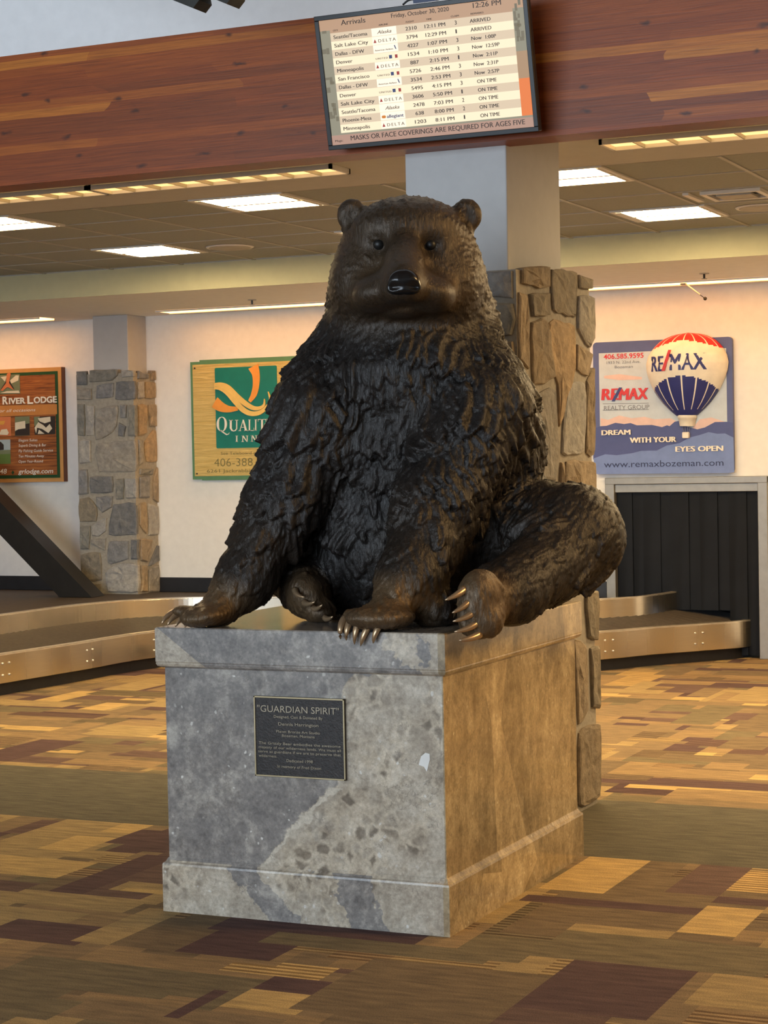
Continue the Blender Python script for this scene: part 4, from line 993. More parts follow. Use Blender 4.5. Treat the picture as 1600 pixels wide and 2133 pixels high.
# ------------------------------------------------------------------ pedestal
PXL, PXR, PYF_, PYB = -3.580, -2.472, 5.868, 7.262
PC = ((PXL+PXR)/2, (PYF_+PYB)/2, 0)
def marble():
    t = NT('fossil_marble'); v = t.coord()
    x, y, z = t.sep(v)[:3]
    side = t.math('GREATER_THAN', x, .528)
    u = t.math('ADD', x, t.math('MULTIPLY', t.math('ADD', y, .66), .55))
    wob = t.noise(v, 5.5, 6, .62).outputs['Fac']
    low = t.math('MAXIMUM', t.math('SUBTRACT', .50, z), 0)
    hi = t.math('MAXIMUM', t.math('SUBTRACT', z, .74), 0)
    xb = t.math('ADD', t.math('SUBTRACT', .13, t.math('MULTIPLY', low, 1.02)), t.math('MULTIPLY', hi, .9))
    q = t.math('ADD', t.math('SUBTRACT', u, xb), t.math('MULTIPLY', t.math('SUBTRACT', wob, .5), .26))
    body = t.math('ADD', t.math('MULTIPLY', q, 16), .5)
    nb = t.noise(t.coord(loc=(1.3, 7, .2)), 4.0, 5, .6).outputs['Fac']
    # the base course and the cap are cut from other blocks
    fx = t.math('ADD', t.math('ADD', t.math('MULTIPLY', u, .9), .5), t.math('MULTIPLY', t.math('SUBTRACT', nb, .5), .5))
    base = t.ramp(t.math('ADD', fx, t.math('MULTIPLY', z, .5)), [(.0, (1, 1, 1)), (.31, (1, 1, 1)), (.34, (.1, .1, .1)), (.42, (.1, .1, .1)), (.45, (1, 1, 1)), (.66, (.9, .9, .9)), (.70, (.1, .1, .1)), (.80, (.1, .1, .1)), (.84, (1, 1, 1))])
    wedge = t.math('LESS_THAN', t.math('ADD', x, t.math('MULTIPLY', t.math('SUBTRACT', z, 1.0), 1.4)), -.535)
    capm = t.math('MAXIMUM', wedge, t.ramp(t.math('ADD', u, t.math('MULTIPLY', t.math('SUBTRACT', nb, .5), .8)), [(.34, (.18, .18, .18)), (.40, (1, 1, 1))]))
    isb = t.math('LESS_THAN', z, .181); isc = t.math('GREATER_THAN', z, .868)
    mask = t.mix(isc, t.mix(isb, body, base), capm)
    g0 = t.noise(v, 6, 8, .72, .4).outputs['Fac']; g1 = t.noise(v, 26, 8, .72).outputs['Fac']; fine = t.noise(v, 95, 4, .7).outputs['Fac']
    gm = t.math('ADD', t.math('MULTIPLY', g0, .6), t.math('MULTIPLY', g1, .4))
    grey = t.ramp(gm, [(.36, (.140, .130, .125)), (.5, (.250, .230, .212)), (.64, (.47, .43, .375))])
    beige = t.ramp(gm, [(.36, (.27, .225, .175)), (.5, (.44, .38, .30)), (.64, (.64, .575, .475))])
    wv = t.node('ShaderNodeVectorMath', operation='ADD'); sc = t.node('ShaderNodeVectorMath', operation='SCALE'); sc.inputs['Scale'].default_value = .05
    t.link(t.noise(v, 12, 3).outputs['Color'], sc.inputs[0]); t.link(v, wv.inputs[0]); t.link(sc.outputs[0], wv.inputs[1])
    ck = t.vor(wv.outputs[0], 21); ce = t.vor(wv.outputs[0], 21, 'DISTANCE_TO_EDGE')
    cc = t.node('ShaderNodeSeparateColor'); t.link(ck.outputs['Color'], cc.inputs[0])
    cl = t.ramp(cc.outputs[0], [(0, (.42, .40, .39)), (.35, (.62, .59, .56)), (.7, (1, 1, 1)), (1, (1.15, 1.12, 1.08))])
    edge = t.ramp(ce.outputs['Distance'], [(.06, (0, 0, 0)), (.22, (1, 1, 1))])
    br = t.mix(edge, (1.12, 1.10, 1.06), cl)
    sel = t.ramp(t.noise(t.coord(loc=(5, 1, 2)), 5, 3).outputs['Fac'], [(.44, (0, 0, 0)), (.54, (1, 1, 1))])
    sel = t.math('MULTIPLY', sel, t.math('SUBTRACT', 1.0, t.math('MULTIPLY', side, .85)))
    beige = t.mix(sel, beige, t.mix(1, beige, br, 'MULTIPLY'))
    grey = t.mix(t.math('MULTIPLY', sel, .35), grey, t.mix(1, grey, br, 'MULTIPLY'))
    mk = t.ramp(mask, [(.44, (0, 0, 0)), (.56, (1, 1, 1))])
    c = t.mix(mk, grey, beige)
    vein = t.ramp(body, [(.55, (0, 0, 0)), (.62, (1, 1, 1)), (.90, (1, 1, 1)), (1.0, (0, 0, 0))])
    c = t.mix(t.math('MULTIPLY', t.math('MULTIPLY', vein, t.math('LESS_THAN', z, .47)), t.math('MULTIPLY', .8, t.math('GREATER_THAN', z, .181))), c, (.60, .54, .44))
    bl = t.vor(t.coord(scale=(1, 1, .7), loc=(2, 3, 5)), 4.6); blm = t.ramp(bl.outputs['Distance'], [(.13, (.75, .75, .75)), (.22, (0, 0, 0))])
    c = t.mix(t.math('MULTIPLY', blm, t.ramp(t.noise(t.coord(loc=(4, 2, 1)), 2.2, 3).outputs['Fac'], [(.48, (0, 0, 0)), (.56, (1, 1, 1))])), c, (.56, .52, .45))
    spv = t.node('ShaderNodeVectorMath', operation='ADD'); t.link(v, spv.inputs[0]); t.link(sc.outputs[0], spv.inputs[1])
    sp = t.vor(spv.outputs[0], 30); spm = t.ramp(sp.outputs['Distance'], [(.13, (1, 1, 1)), (.19, (0, 0, 0))])
    c = t.mix(t.math('MULTIPLY', spm, t.ramp(t.noise(v, 6, 2).outputs['Fac'], [(.50, (0, 0, 0)), (.60, (.85, .85, .85))])), c, (.70, .67, .61))
    # side face: long stone patches, with warm lamplight tinted into the colour
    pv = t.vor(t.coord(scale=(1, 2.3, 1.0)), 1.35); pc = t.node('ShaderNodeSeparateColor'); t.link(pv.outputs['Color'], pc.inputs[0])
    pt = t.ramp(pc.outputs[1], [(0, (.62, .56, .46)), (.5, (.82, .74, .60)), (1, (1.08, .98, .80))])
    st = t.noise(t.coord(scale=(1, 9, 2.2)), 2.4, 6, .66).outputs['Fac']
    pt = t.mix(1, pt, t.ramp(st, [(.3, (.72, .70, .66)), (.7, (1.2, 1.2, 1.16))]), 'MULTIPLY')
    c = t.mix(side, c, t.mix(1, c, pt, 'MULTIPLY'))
    k = t.ramp(fine, [(.3, (.78, .78, .78)), (.7, (1.2, 1.2, 1.2))]); c = t.mix(1, c, k, 'MULTIPLY')
    lin = t.noise(t.coord(loc=(9, 9, 9)), 2.6, 6, .6).outputs['Fac']
    lm = t.ramp(lin, [(.497, (0, 0, 0)), (.5, (.5, .5, .5)), (.503, (0, 0, 0))]); c = t.mix(lm, c, (.16, .14, .12))
    t.base(c); t.set(.14, 0, .5); t.bump(fine, .02, .002)
    return t.mat
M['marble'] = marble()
t = thing('pedestal', PC, 'polished grey and beige marble pedestal under the bear statue', 'pedestal')
def profile_box(mb, prof_, ins):
    """stacked rings: (inset x, inset y, z)"""
    n = len(prof_); v = []
    for ix, iy, z in prof_:
        v += [(PXL+ix, PYF_+iy, z), (PXR-ix, PYF_+iy, z), (PXR-ix, PYB-iy, z), (PXL+ix, PYB-iy, z)]
    f = [(3, 2, 1, 0), tuple(range(4*n-4, 4*n))]
    for i in range(n-1):
        for k in range(4): f.append((4*i+k, 4*i+(k+1) % 4, 4*i+4+(k+1) % 4, 4*i+4+k))
    mb.add(v, f)
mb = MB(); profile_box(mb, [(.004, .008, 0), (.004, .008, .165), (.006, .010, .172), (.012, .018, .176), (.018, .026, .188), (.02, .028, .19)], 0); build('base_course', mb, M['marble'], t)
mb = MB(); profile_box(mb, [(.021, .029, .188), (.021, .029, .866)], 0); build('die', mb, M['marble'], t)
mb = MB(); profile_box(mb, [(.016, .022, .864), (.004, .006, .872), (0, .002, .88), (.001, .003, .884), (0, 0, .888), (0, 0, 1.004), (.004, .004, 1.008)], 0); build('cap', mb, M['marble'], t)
mb = MB(); a = aty(884, 1586, PYF_+.027)
mb.prism([(a[0]+dx, PYF_+.0275, a[2]+dz) for dx, dz in ((-.021, -.013), (-.012, .016), (.004, .029), (.019, .026), (.020, .008), (.008, -.034), (-.002, -.018))], (0, .004, 0)); build('white_fossil', mb, flat('white_fossil', (.75, .73, .68)), t)
# bronze plaque
YP = PYF_+.029
SG = Sign(YP-.010, 6.4, 500, 1430); FRM = SG.fr
qa, qb = SG.uv(183, 130), SG.uv(1415, 1250); px0, px1 = SG.uv(195, 640)[0], SG.uv(1402, 700)[0]; pz1 = (SG.uv(183, 130)[1]+SG.uv(1390, 160)[1])/2; pz0 = (SG.uv(215, 1195)[1]+SG.uv(1415, 1250)[1])/2
t = thing('plaque', ((px0+px1)/2, YP, (pz0+pz1)/2), 'dark bronze plaque with raised lettering on the pedestal front', 'plaque')
M['brass'] = plain('polished_brass', (.36, .29, .17), .4, .6, .15); M['plq'] = plain('dark_bronze_plate', (.022, .017, .015), .5, .3, .35, 60, .3, 160); M['plqtxt'] = plain('worn_brass_letter', (.30, .25, .18), .45, .4, .1)
mb = MB(); mb.box(px0, px1, YP-.010, YP-.0003, pz0, pz1); build('plate', mb, M['plq'], t, bevel=.002)
mb = MB(); bw = .0055
for a0, a1, b0, b1 in ((px0, px1, pz1-bw, pz1), (px0, px1, pz0, pz0+bw), (px0, px0+bw, pz0, pz1), (px1-bw, px1, pz0, pz1)): mb.box(a0, a1, YP-.014, YP-.009, b0, b1)
build('border', mb, M['brass'], t, bevel=.001)
mb = MB()
TT = [('"GUARDIAN SPIRIT"', 235, 340, 1325, 368, 88, .0), ('Designed, Cast & Donated By', 455, 420, 1105, 438, 36, 0), ('Dennis Harrington', 515, 522, 1050, 536, 42, 0), ('Planet Bronze Art Studio', 490, 618, 1070, 632, 34, 0), ('Bozeman, Montana', 565, 672, 1000, 686, 34, 0),
      ('The Grizzly Bear embodies the awesome', 255, 770, 1345, 808, 34, 0), ('majesty of our wilderness lands. We must all', 255, 828, 1350, 864, 34, 0), ('serve as guardians if we are to preserve that', 250, 884, 1350, 920, 34, 0), ('wilderness.', 255, 936, 500, 942, 34, 0), ('Dedicated 1998', 625, 1008, 975, 1020, 38, 0), ('In memory of Fred Dixon', 505, 1082, 1085, 1106, 36, 0)]
for s_, xl, yl, xr, yr, h, b in TT: SG.text(mb, s_, xl, yl, xr, yr, h, d=.0025, depth=.003, bold=b)
build('lettering', mb, M['plqtxt'], t)
# ------------------------------------------------------------------ bear statue
CY_, SY_ = math.cos(YAW), math.sin(YAW)
HR = np.array([CY_, SY_, 0.]); HD = np.array([-SY_, CY_, 0.])   # across / away in the floor plane
def toL(p): p = np.asarray(p, float); return np.array([p@HR, p@HD, p[2]])
def V(px, py, w): return toL(atw(px, py, w))
H_ = .0061
LO = np.array([-.98, 6.15, .93]); HI = np.array([1.02, 8.0, 2.60])
N_ = np.ceil((HI-LO)/H_).astype(int)
AX = [LO[i]+H_*np.arange(N_[i]) for i in range(3)]
D = np.full(N_, 9.0, np.float32)
def sub(lo, hi):
    s = []
    for i in range(3):
        a = max(0, int((lo[i]-LO[i])/H_)); b = min(N_[i], int((hi[i]-LO[i])/H_)+2); s.append(slice(a, b))
    return tuple(s)
def put(dfun, lo, hi, k, op='u'):
    m_ = k+.04; s = sub(np.array(lo)-m_, np.array(hi)+m_)
    X, Y, Z = np.meshgrid(AX[0][s[0]], AX[1][s[1]], AX[2][s[2]], indexing='ij')
    d = dfun(X, Y, Z).astype(np.float32); o = D[s]
    if op == 'u':
        h = np.maximum(k-np.abs(d-o), 0)/k; D[s] = np.minimum(d, o)-h*h*k*.25
    else:
        d = -d; h = np.maximum(k-np.abs(d-o), 0)/k; D[s] = np.maximum(d, o)+h*h*k*.25
def ell(c, r, k=.06, op='u', yaw=0, tilt=0):
    r = np.array(r, float); cyw, syw = math.cos(yaw), math.sin(yaw); ct, st = math.cos(tilt), math.sin(tilt)
    def f(X, Y, Z):
        x, y, z = X-c[0], Y-c[1], Z-c[2]
        x, y = x*cyw+y*syw, -x*syw+y*cyw
        x, z = x*ct+z*st, -x*st+z*ct
        k0 = np.sqrt((x/r[0])**2+(y/r[1])**2+(z/r[2])**2); k1 = np.sqrt((x/r[0]**2)**2+(y/r[1]**2)**2+(z/r[2]**2)**2)+1e-6
        return k0*(k0-1)/k1
    R_ = r.max() if (yaw or tilt) else r
    put(f, c-R_, c+R_, k, op)
def cone(a, b, ra, rb, k=.06, op='u'):
    ab = b-a; L2 = ab@ab
    def f(X, Y, Z):
        t = np.clip(((X-a[0])*ab[0]+(Y-a[1])*ab[1]+(Z-a[2])*ab[2])/L2, 0, 1)
        return np.sqrt((X-a[0]-t*ab[0])**2+(Y-a[1]-t*ab[1])**2+(Z-a[2]-t*ab[2])**2)-(ra+(rb-ra)*t)
    R_ = max(ra, rb)
    put(f, np.minimum(a, b)-R_, np.maximum(a, b)+R_, k, op)
# trunk
ell(V(850, 1120, 7.22), (.40, .34, .36), .05)
ell(V(845, 900, 7.18), (.40, .33, .46), .10)
ell(V(845, 795, 7.17), (.330, .29, .29), .10)
cone(V(850, 600, 7.10), V(850, 760, 7.12), .245, .33, .08)
# shoulders and flanks of long hair
ell(V(672, 885, 7.08), (.150, .2, .25), .12)
ell(V(1003, 880, 7.06), (.150, .2, .27), .13)
ell(V(1050, 930, 7.18), (.125, .2, .20), .07)
# foreleg on the viewer's left
cone(V(668, 870, 7.02), V(592, 1050, 6.98), .165, .118, .06)
cone(V(592, 1050, 6.98), V(512, 1205, 6.92), .120, .098, .05)
cone(V(512, 1205, 6.92), V(462, 1262, 6.86), .095, .066, .05)
ell(V(425, 1283, 6.80), (.085, .10, .036), .05, tilt=.12)
# foreleg on the right
cone(V(985, 860, 6.96), V(915, 1050, 6.82), .19, .138, .06)
cone(V(915, 1050, 6.82), V(855, 1205, 6.66), .135, .108, .05)
cone(V(850, 1205, 6.66), V(808, 1272, 6.56), .100, .062, .05)
ell(V(792, 1286, 6.505), (.118, .085, .038), .04)
ell(V(905, 1275, 6.68), (.07, .08, .06), .06)
# hind leg on the right, knee swung outward over the edge
kn = V(1192, 1112, 7.02)
cone(V(1010, 1120, 7.22), kn, .22, .182, .06)
cone(V(1195, 1130, 7.0), V(1065, 1232, 6.66), .155, .105, .07)
cone(V(1065, 1235, 6.66), V(1010, 1258, 6.52), .10, .075, .05)
ell(V(1000, 1238, 6.47), (.072, .07, .085), .04); ell(V(1012, 1292, 6.46), (.06, .07, .06), .04)
ell(V(985, 1262, 6.43), (.045, .045, .10), .04, tilt=-.25)
ell(V(1120, 1215, 6.95), (.17, .2, .075), .06, tilt=.32)
# hind leg on the left, folded behind the foreleg
cone(V(740, 1150, 7.30), V(590, 1150, 7.22), .17, .12, .05)
cone(V(590, 1160, 7.20), V(640, 1240, 7.0), .11, .08, .05)
ell(V(640, 1240, 6.93), (.062, .07, .085), .03, tilt=.35); ell(V(668, 1275, 6.92), (.05, .06, .04), .03)
# head
ell(V(850, 515, 7.00), (.240, .24, .180), .06)
ell(V(850, 590, 6.99), (.268, .22, .165), .07)
cone(V(850, 610, 7.09), V(852, 705, 7.18), .268, .318, .08)
ell(V(752, 590, 6.90), (.085, .10, .11), .07); ell(V(938, 590, 6.90), (.085, .10, .11), .07)
ell(V(843, 470, 6.86), (.165, .10, .075), .06)
cone(V(843, 500, 6.87), V(841, 575, 6.61), .084, .058, .03)
cone(V(841, 590, 6.82), V(841, 594, 6.60), .098, .070, .02)
ell(V(778, 614, 6.735), (.074, .115, .062), .065, tilt=.08); ell(V(904, 614, 6.735), (.074, .115, .062), .065, tilt=-.08)
ell(V(841, 606, 6.60), (.060, .055, .034), .03)
ell(V(841, 650, 6.80), (.070, .10, .024), .02)
ell(V(841, 641, 6.62), (.058, .075, .016), .018, 's')
# toes
for x_, y_ in ((1118, 500), (1160, 495), (1208, 496), (1262, 500), (1312, 508)):
    ell(toL(aty(320+x_/2.759, 1100+y_/2.759, PYF_+.035)), (.017, .034, .019), .016)
for x_, y_ in ((150, 474), (188, 474), (236, 482), (288, 494)):
    ell(toL(atw(320+x_/2.759, 1100+y_/2.759, 6.84)), (.024, .028, .017), .016)
for x_, y_ in ((330, 890), (378, 965), (414, 1045), (428, 1138), (440, 1228)):
    ell(toL(atw(880+x_/3.636, 980+y_/3.636, 6.425)), (.024, .024, .016), .016, tilt=.4)
# eye sockets, throat hollow
ell(V(788, 512, 6.755), (.028, .040, .022), .045, 's'); ell(V(897, 512, 6.755), (.028, .040, .022), .045, 's')
ell(V(841, 690, 6.62), (.22, .17, .050), .03, 's')
# ears
for px, s_ in ((731, -1), (975, 1)):
    ell(V(px, 447, 6.97), (.050, .032, .058), .03, tilt=.25*s_)
    ell(V(px, 449, 6.918), (.034, .030, .042), .02, 's', tilt=.25*s_)
# flat underside on the pedestal
def clip():
    X, Y, Z = np.meshgrid(AX[0], AX[1], AX[2][:14], indexing='ij')
    wx = X*HR[0]+Y*HD[0]
    wy = X*HR[1]+Y*HD[1]
    inside = (wx < PXR) & (wy > PYF_)
    pl = (1.009-Z).astype(np.float32); sl = D[:, :, :14]
    D[:, :, :14] = np.where(inside, np.maximum(sl, pl), sl)
clip()
# keep the far side clear of the stone column behind it
def clip2():
    X, Y = np.meshgrid(AX[0], AX[1], indexing='ij'); wy = X*HR[1]+Y*HD[1]
    D[:] = np.maximum(D, (wy-7.36)[:, :, None].astype(np.float32))
clip2()
def nets(D):
    S = D < 0
    nx, ny, nz = D.shape
    cs = np.zeros((nx-1, ny-1, nz-1), np.int8)
    for a in (0, 1):
        for b in (0, 1):
            for c in (0, 1): cs += S[a:nx-1+a, b:ny-1+b, c:nz-1+c]
    act = (cs > 0) & (cs < 8); I = np.argwhere(act); ids = -np.ones(act.shape, np.int64); ids[act] = np.arange(len(I))
    P = np.zeros((len(I), 3)); C = np.zeros(len(I))
    cor = [(a, b, c) for a in (0, 1) for b in (0, 1) for c in (0, 1)]
    val = {c: D[I[:, 0]+c[0], I[:, 1]+c[1], I[:, 2]+c[2]].astype(float) for c in cor}
    for i, a in enumerate(cor):
        for b in cor[i+1:]:
            if sum(abs(x-y) for x, y in zip(a, b)) != 1: continue
            va, vb = val[a], val[b]; m_ = (va < 0) != (vb < 0)
            t = np.where(m_, va/(np.where(va == vb, 1, va-vb)), 0)
            for k in range(3): P[:, k] += np.where(m_, a[k]+t*(b[k]-a[k]), 0)
            C += m_
    P = LO+H_*(I+P/C[:, None])
    Q = []
    for ax in range(3):
        o = [k for k in range(3) if k != ax]
        sl0 = [slice(None)]*3; sl1 = [slice(None)]*3; sl0[ax] = slice(0, -1); sl1[ax] = slice(1, None)
        e = S[tuple(sl0)] != S[tuple(sl1)]; E_ = np.argwhere(e); ok = (E_[:, o[0]] > 0) & (E_[:, o[1]] > 0) & (E_[:, o[0]] < D.shape[o[0]]-1) & (E_[:, o[1]] < D.shape[o[1]]-1); E_ = E_[ok]
        q = []
        for da, db in ((-1, -1), (0, -1), (0, 0), (-1, 0)):
            c = E_.copy(); c[:, o[0]] += da; c[:, o[1]] += db; q.append(ids[c[:, 0], c[:, 1], c[:, 2]])
        q = np.stack(q, 1); fl = S[tuple(sl0)][E_[:, 0], E_[:, 1], E_[:, 2]]
        if ax == 1: fl = ~fl
        q[~fl] = q[~fl][:, ::-1]; Q.append(q)
    return P, np.concatenate(Q)
P, Q = nets(D)
def normals(P, Q):
    n = np.cross(P[Q[:, 2]]-P[Q[:, 0]], P[Q[:, 3]]-P[Q[:, 1]]); vn = np.zeros_like(P)
    for k in range(4): np.add.at(vn, Q[:, k], n)
    return vn/(np.linalg.norm(vn, axis=1, keepdims=True)+1e-12)
def smooth(P, Q, it=1):
    for _ in range(it):
        s = np.zeros_like(P); c = np.zeros(len(P))
        for k in range(4):
            for j in (1, 3): np.add.at(s, Q[:, k], P[Q[:, (k+j) % 4]]); np.add.at(c, Q[:, k], 1)
        P = P*.5+.5*s/c[:, None]
    return P
P = smooth(P, Q, 2); NV = normals(P, Q)
# regions (0..1) of head, paws
def gauss(c, r): return np.clip(1.25-np.linalg.norm((P-c)/np.array(r), axis=1), 0, .6)/.6
headm = np.maximum(gauss(V(846, 550, 6.92), (.36, .42, .26)), np.maximum(gauss(V(731, 450, 6.97), (.10, .10, .11)), gauss(V(975, 450, 6.97), (.10, .10, .11))))
headm = np.maximum(headm, gauss(V(850, 440, 6.95), (.30, .35, .10)))
earm = np.maximum(gauss(V(731, 447, 6.97), (.085, .09, .095)), gauss(V(975, 447, 6.97), (.085, .09, .095)))
pawm = np.max([gauss(V(425, 1275, 6.8), (.17, .2, .12)), gauss(V(800, 1275, 6.54), (.18, .2, .12)), gauss(V(1000, 1262, 6.46), (.13, .17, .17)), gauss(V(645, 1250, 6.93), (.09, .12, .12))], 0)
muzz = np.clip(2.0*gauss(V(841, 598, 6.62), (.26, .24, .135)), 0, 1)
legm = np.max([gauss(V(1110, 1180, 6.9), (.42, .5, .34)), gauss(V(860, 1180, 6.66), (.22, .3, .25)), gauss(V(520, 1190, 6.9), (.2, .3, .25))], 0)
# tufts of cast fur: overlapping locks, thick at the tip
rg = np.random.default_rng(4)
kd = kdtree.KDTree(len(P))
for i, p in enumerate(P): kd.insert(p, i)
kd.balance()
disp = np.zeros(len(P))
nose_c = V(841, 590, 6.5)
def lay(nseed, L0, W0, h0, wfun, jit=.5, ledge=False):
    idx = rg.integers(0, len(P), nseed)
    for i in idx:
        w_ = wfun(i)
        if w_ <= .02 or rg.random() > w_: continue
        n = NV[i]; p = P[i]
        g = np.array([0, 0, -1.])
        if headm[i] > .25:
            g = (p-nose_c)*np.array([1, .6, 1]); g = g/np.linalg.norm(g)*1.0+np.array([0, .3, -.15])
        elif legm[i] > .3 and p[0] > .45: g = np.array([-.75, -.35, -.75])
        else: g = g+np.array([.35*np.sign(p[0]-.08)*min(1, abs(p[0]-.08)*2.5), 0, 0])
        g = g+rg.normal(0, jit, 3)*.55
        t = g-n*(g@n); l = np.linalg.norm(t)
        if l < .1: continue
        t /= l; b = np.cross(n, t); sc = math.exp(rg.normal(0, .28)); L_, W_, h_ = L0*sc, W0*sc*rg.uniform(.8, 1.3), h0*sc*rg.uniform(.5, 1.3)
        fr = [q[1] for q in kd.find_range(Vector(p+t*L_*.5), max(L_*.62, W_))]
        if not fr: continue
        fr = np.array(fr); d = P[fr]-p; a = (d@t)/L_; bb = (d@b)/W_; nn_ = NV[fr]@n
        bb = bb+.22*np.sin(a*4+i)*a
        wl = np.clip(a*5+.25, 0, 1)*np.clip(1-a, 0, 1)**.42
        if ledge:
            sw = np.abs((bb*1.6+i*.37) % 1-.5)*2
            a = a+.22*sw+.12*bb*bb; wl = np.clip(a*4+.4, 0, 1)
        x_ = np.abs(bb)/np.maximum(wl, .02)
        prof_ = (.25+.75*np.clip(a, 0, 1))*np.clip(1-x_**2.2, 0, 1)**.6*np.clip(a*6, 0, 1)*(a < 1)*(nn_ > .2)
        val = h_*prof_*(.80+.20*np.sin(bb*13+i*1.7))
        disp[fr] = np.maximum(disp[fr], val)
eyem = np.maximum(gauss(V(788, 508, 6.78), (.085, .12, .075)), gauss(V(897, 508, 6.78), (.085, .12, .075)))
kneem = gauss(V(1225, 1080, 7.0), (.24, .34, .26))
plainm = np.clip(1-1.4*headm-1.2*pawm-1.5*earm-2.0*muzz, 0, 1)
low = np.clip((P[:, 2]-1.35)/.3, 0, 1)
szm = np.clip((P[:, 2]-1.30)/.35, 0, 1)*np.clip((2.10-P[:, 2])/.5, .10, 1)
lay(2600, .105, .058, .024, lambda i: plainm[i]*(.03+.97*szm[i])*(1-.7*legm[i])*(1-.9*kneem[i]), .55, True)
lay(3000, .100, .032, .020, lambda i: plainm[i]*(.12+.88*szm[i])*(1-.6*legm[i])*(1-.55*kneem[i]), .45)
coarse = disp.copy(); disp[:] = 0
lay(16000, .050, .014, .0075, lambda i: plainm[i], .5)
lay(19000, .030, .0078, .0046, lambda i: min(1, headm[i]*1.2)*(1-.97*muzz[i])*(1-.8*earm[i])*(1-.95*min(1, 1.4*eyem[i]))+.8*pawm[i], .35)
fine = disp.copy(); disp = coarse+fine
P2 = P+NV*disp[:, None]
LOW = P[:, 2] < 1.02
P2[LOW] = P[LOW]+NV[LOW]*np.minimum(disp[LOW], .004)[:, None]
wx_ = P2[:, 0]*HR[0]+P2[:, 1]*HD[0]; wy_ = P2[:, 0]*HR[1]+P2[:, 1]*HD[1]
ins_ = (wx_ < PXR) & (wy_ > PYF_); P2[ins_, 2] = np.maximum(P2[ins_, 2], 1.009)
bear_t = thing('bear_statue', (-3.0, 6.5, 1.008), 'dark bronze sitting bear statue with polished claws on the marble pedestal', 'statue')
bo = origin(bear_t)
WP = P2[:, :1]*HR+P2[:, 1:2]*HD+np.array([0, 0, 1.])*P2[:, 2:]-bo
me = bpy.data.meshes.new('body')
me.vertices.add(len(WP)); me.vertices.foreach_set('co', WP.ravel())
me.loops.add(Q.size); me.loops.foreach_set('vertex_index', Q.ravel().astype(np.int32))
me.polygons.add(len(Q)); me.polygons.foreach_set('loop_start', np.arange(0, Q.size, 4, dtype=np.int32))
me.update(calc_edges=True)
me.polygons.foreach_set('use_smooth', [True]*len(Q))
wear = np.clip(.35*headm+.85*pawm+.16*muzz+.10*legm, 0, 1)
at = me.color_attributes.new('wear', 'FLOAT_COLOR', 'POINT')  # holds rubbed wear and, in green, the painted fur highlights
crest_light = np.clip(coarse/.028+fine/.016*.6, 0, 1)
arr = np.stack([wear, crest_light, headm, np.ones(len(P))], 1).astype(np.float32); at.data.foreach_set('color', arr.ravel())
def bronze():
    t = NT('patinated_bronze'); a = t.node('ShaderNodeAttribute', attribute_name='wear'); s3_ = t.node('ShaderNodeSeparateColor'); t.link(a.outputs['Color'], s3_.inputs[0])
    v = t.coord(); n = t.noise(v, 9, 6, .65).outputs['Fac']; f = t.noise(t.coord(scale=(1, 1, .28)), 95, 4, .65, .8).outputs['Fac']
    dark = t.ramp(n, [(.3, (.007, .006, .006)), (.7, (.014, .0115, .010))])
    c = t.mix(t.math('MULTIPLY', s3_.outputs[1], .45), dark, (.034, .027, .023))  # raised tufts paler: highlights on the fur put into the colour
    wf = t.math('MULTIPLY', s3_.outputs[0], t.math('ADD', .45, n))
    c = t.mix(wf, c, (.125, .078, .038))
    k = t.ramp(f, [(.3, (.70, .70, .70)), (.7, (1.3, 1.3, 1.3))]); c = t.mix(1, c, k, 'MULTIPLY')
    t.base(c); t.set(.45, .38, .5); t.bump(f, .55, .008)
    return t.mat
M['bronze'] = bronze(); M['claw'] = plain('polished_bronze_claw', (.46, .32, .19), .3, .7, .12); M['eye'] = plain('dark_bronze_eye', (.006, .006, .006), .45, .1, .2); M['nose'] = plain('black_polished_bronze', (.012, .011, .011), .22, .3, .2)
me.materials.append(M['bronze'])
o = bpy.data.objects.new('body', me); COL.objects.link(o); o.parent = bear_t
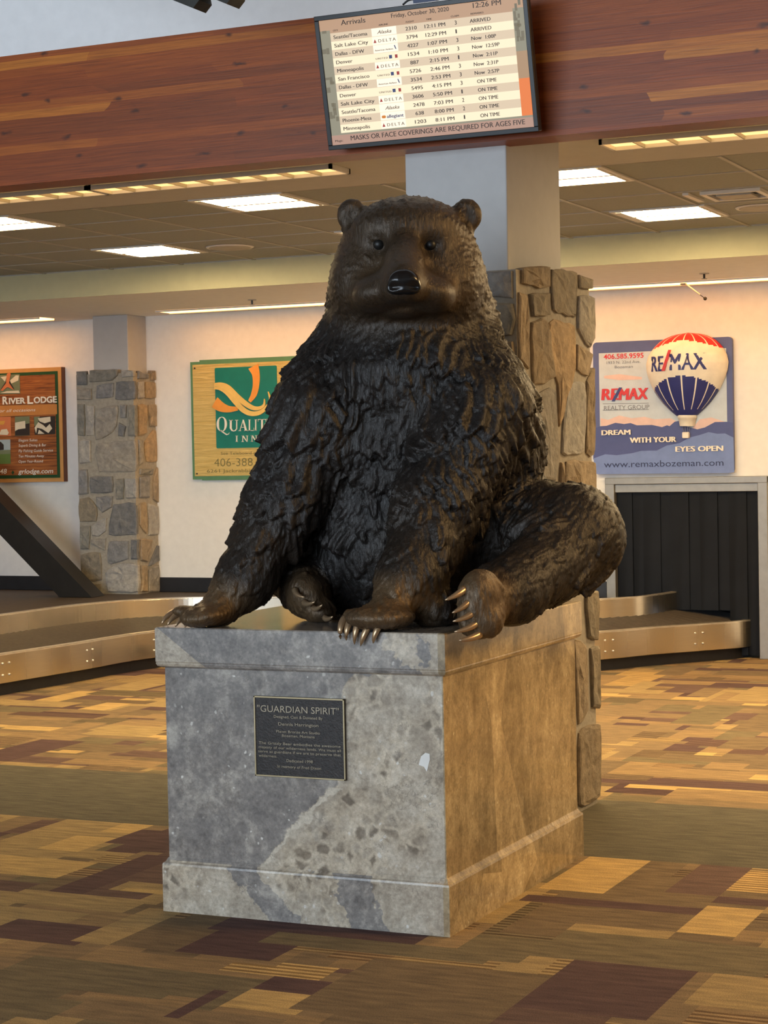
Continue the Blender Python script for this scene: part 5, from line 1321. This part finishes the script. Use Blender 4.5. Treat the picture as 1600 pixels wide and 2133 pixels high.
# claws
def claw(a, m_, b, r=.0140):
    a, m_, b = (np.array(q, float) for q in (a, m_, b))
    pts = []; rad = []
    for k in range(9):
        s_ = k/8; pts.append(a*(1-s_)**2+2*m_*s_*(1-s_)+b*s_*s_); rad.append(r*(1-.75*s_**1.6) if k < 8 else r*.12)
    mb = MB(); mb.tube(pts, rad, 10); build('claw', mb, M['claw'], bear_t, smooth=True)
def pz(x, y): return 320+x/2.759, 1100+y/2.759
for a, m_, b in (((140, 478), (70, 495), (47, 552)), ((180, 482), (105, 500), (80, 560)), ((228, 490), (150, 508), (124, 568)), ((280, 500), (205, 515), (178, 572))):
    tip = atz(*pz(*b), 1.010); w_ = (tip-CC)@FW
    claw(atw(*pz(*a), w_+.05), atw(*pz(*m_), w_+.015), tip)
for a, m_, b in (((1105, 515), (1062, 565), (1075, 638)), ((1150, 515), (1100, 570), (1108, 645)), ((1200, 515), (1150, 575), (1155, 668)), ((1262, 520), (1208, 595), (1190, 678)), ((1322, 525), (1270, 585), (1262, 662))):
    tip = aty(*pz(*b), PYF_-.015); mid = aty(*pz(*m_), PYF_-.03); base = aty(*pz(*a), PYF_+.025); claw(base, mid, tip, .0150)
for a, m_, b in (((812, 352), (815, 392), (868, 397)), ((865, 425), (880, 448), (927, 423)), ((918, 455), (930, 480), (970, 440)), ((985, 515), (1000, 532), (1030, 508))):
    claw(atw(*pz(*a), 6.86), atw(*pz(*m_), 6.83), atw(*pz(*b), 6.80), .012)
def pq(x, y): return 880+x/3.636, 980+y/3.636
for a, m_, b in (((318, 900), (270, 945), (172, 982)), ((368, 978), (315, 1040), (226, 1078)), ((406, 1058), (350, 1118), (230, 1143)), ((420, 1148), (360, 1205), (242, 1222)), ((432, 1240), (365, 1280), (278, 1287))):
    claw(atw(*pq(*a), 6.41), atw(*pq(*m_), 6.375), atw(*pq(*b), 6.355), .0138)
# nose, eyes
mb = MB()
def nz_(px, py, w): return atw(px, py, w)
c0 = atw(841, 588, 6.545)
fw2 = -HD; rt = HR; up = np.array([0, 0, 1.])
mb.ball((0, 0, 0), (1, 1, 1), 28, 18)
out = []
for x, y, z in mb.v:
    # rounded trapezoid pad, wider at the nostrils
    wz = .056*(1.0-.26*z); bx = math.copysign(abs(x)**.75, x); bz = math.copysign(abs(z)**.75, z)
    nd = 0
    for sx in (-1, 1):
        q = ((bx-.55*sx)/.34)**2+((bz+.38)/.30)**2
        if q < 1 and y > 0: nd += .020*(1-q)
    grv = .006*math.exp(-(bx/.10)**2) if y > 0 else 0
    out.append(tuple(c0+rt*bx*wz+up*bz*.044+fw2*(y*.036-nd-grv)))
mb.v = out; build('nose', mb, M['nose'], bear_t, smooth=True)
for px, py in ((789, 509), (897, 510)):
    mb = MB(); mb.ball(atw(px, py, 6.800), .020, 18, 12); build('eye', mb, M['eye'], bear_t, smooth=True)
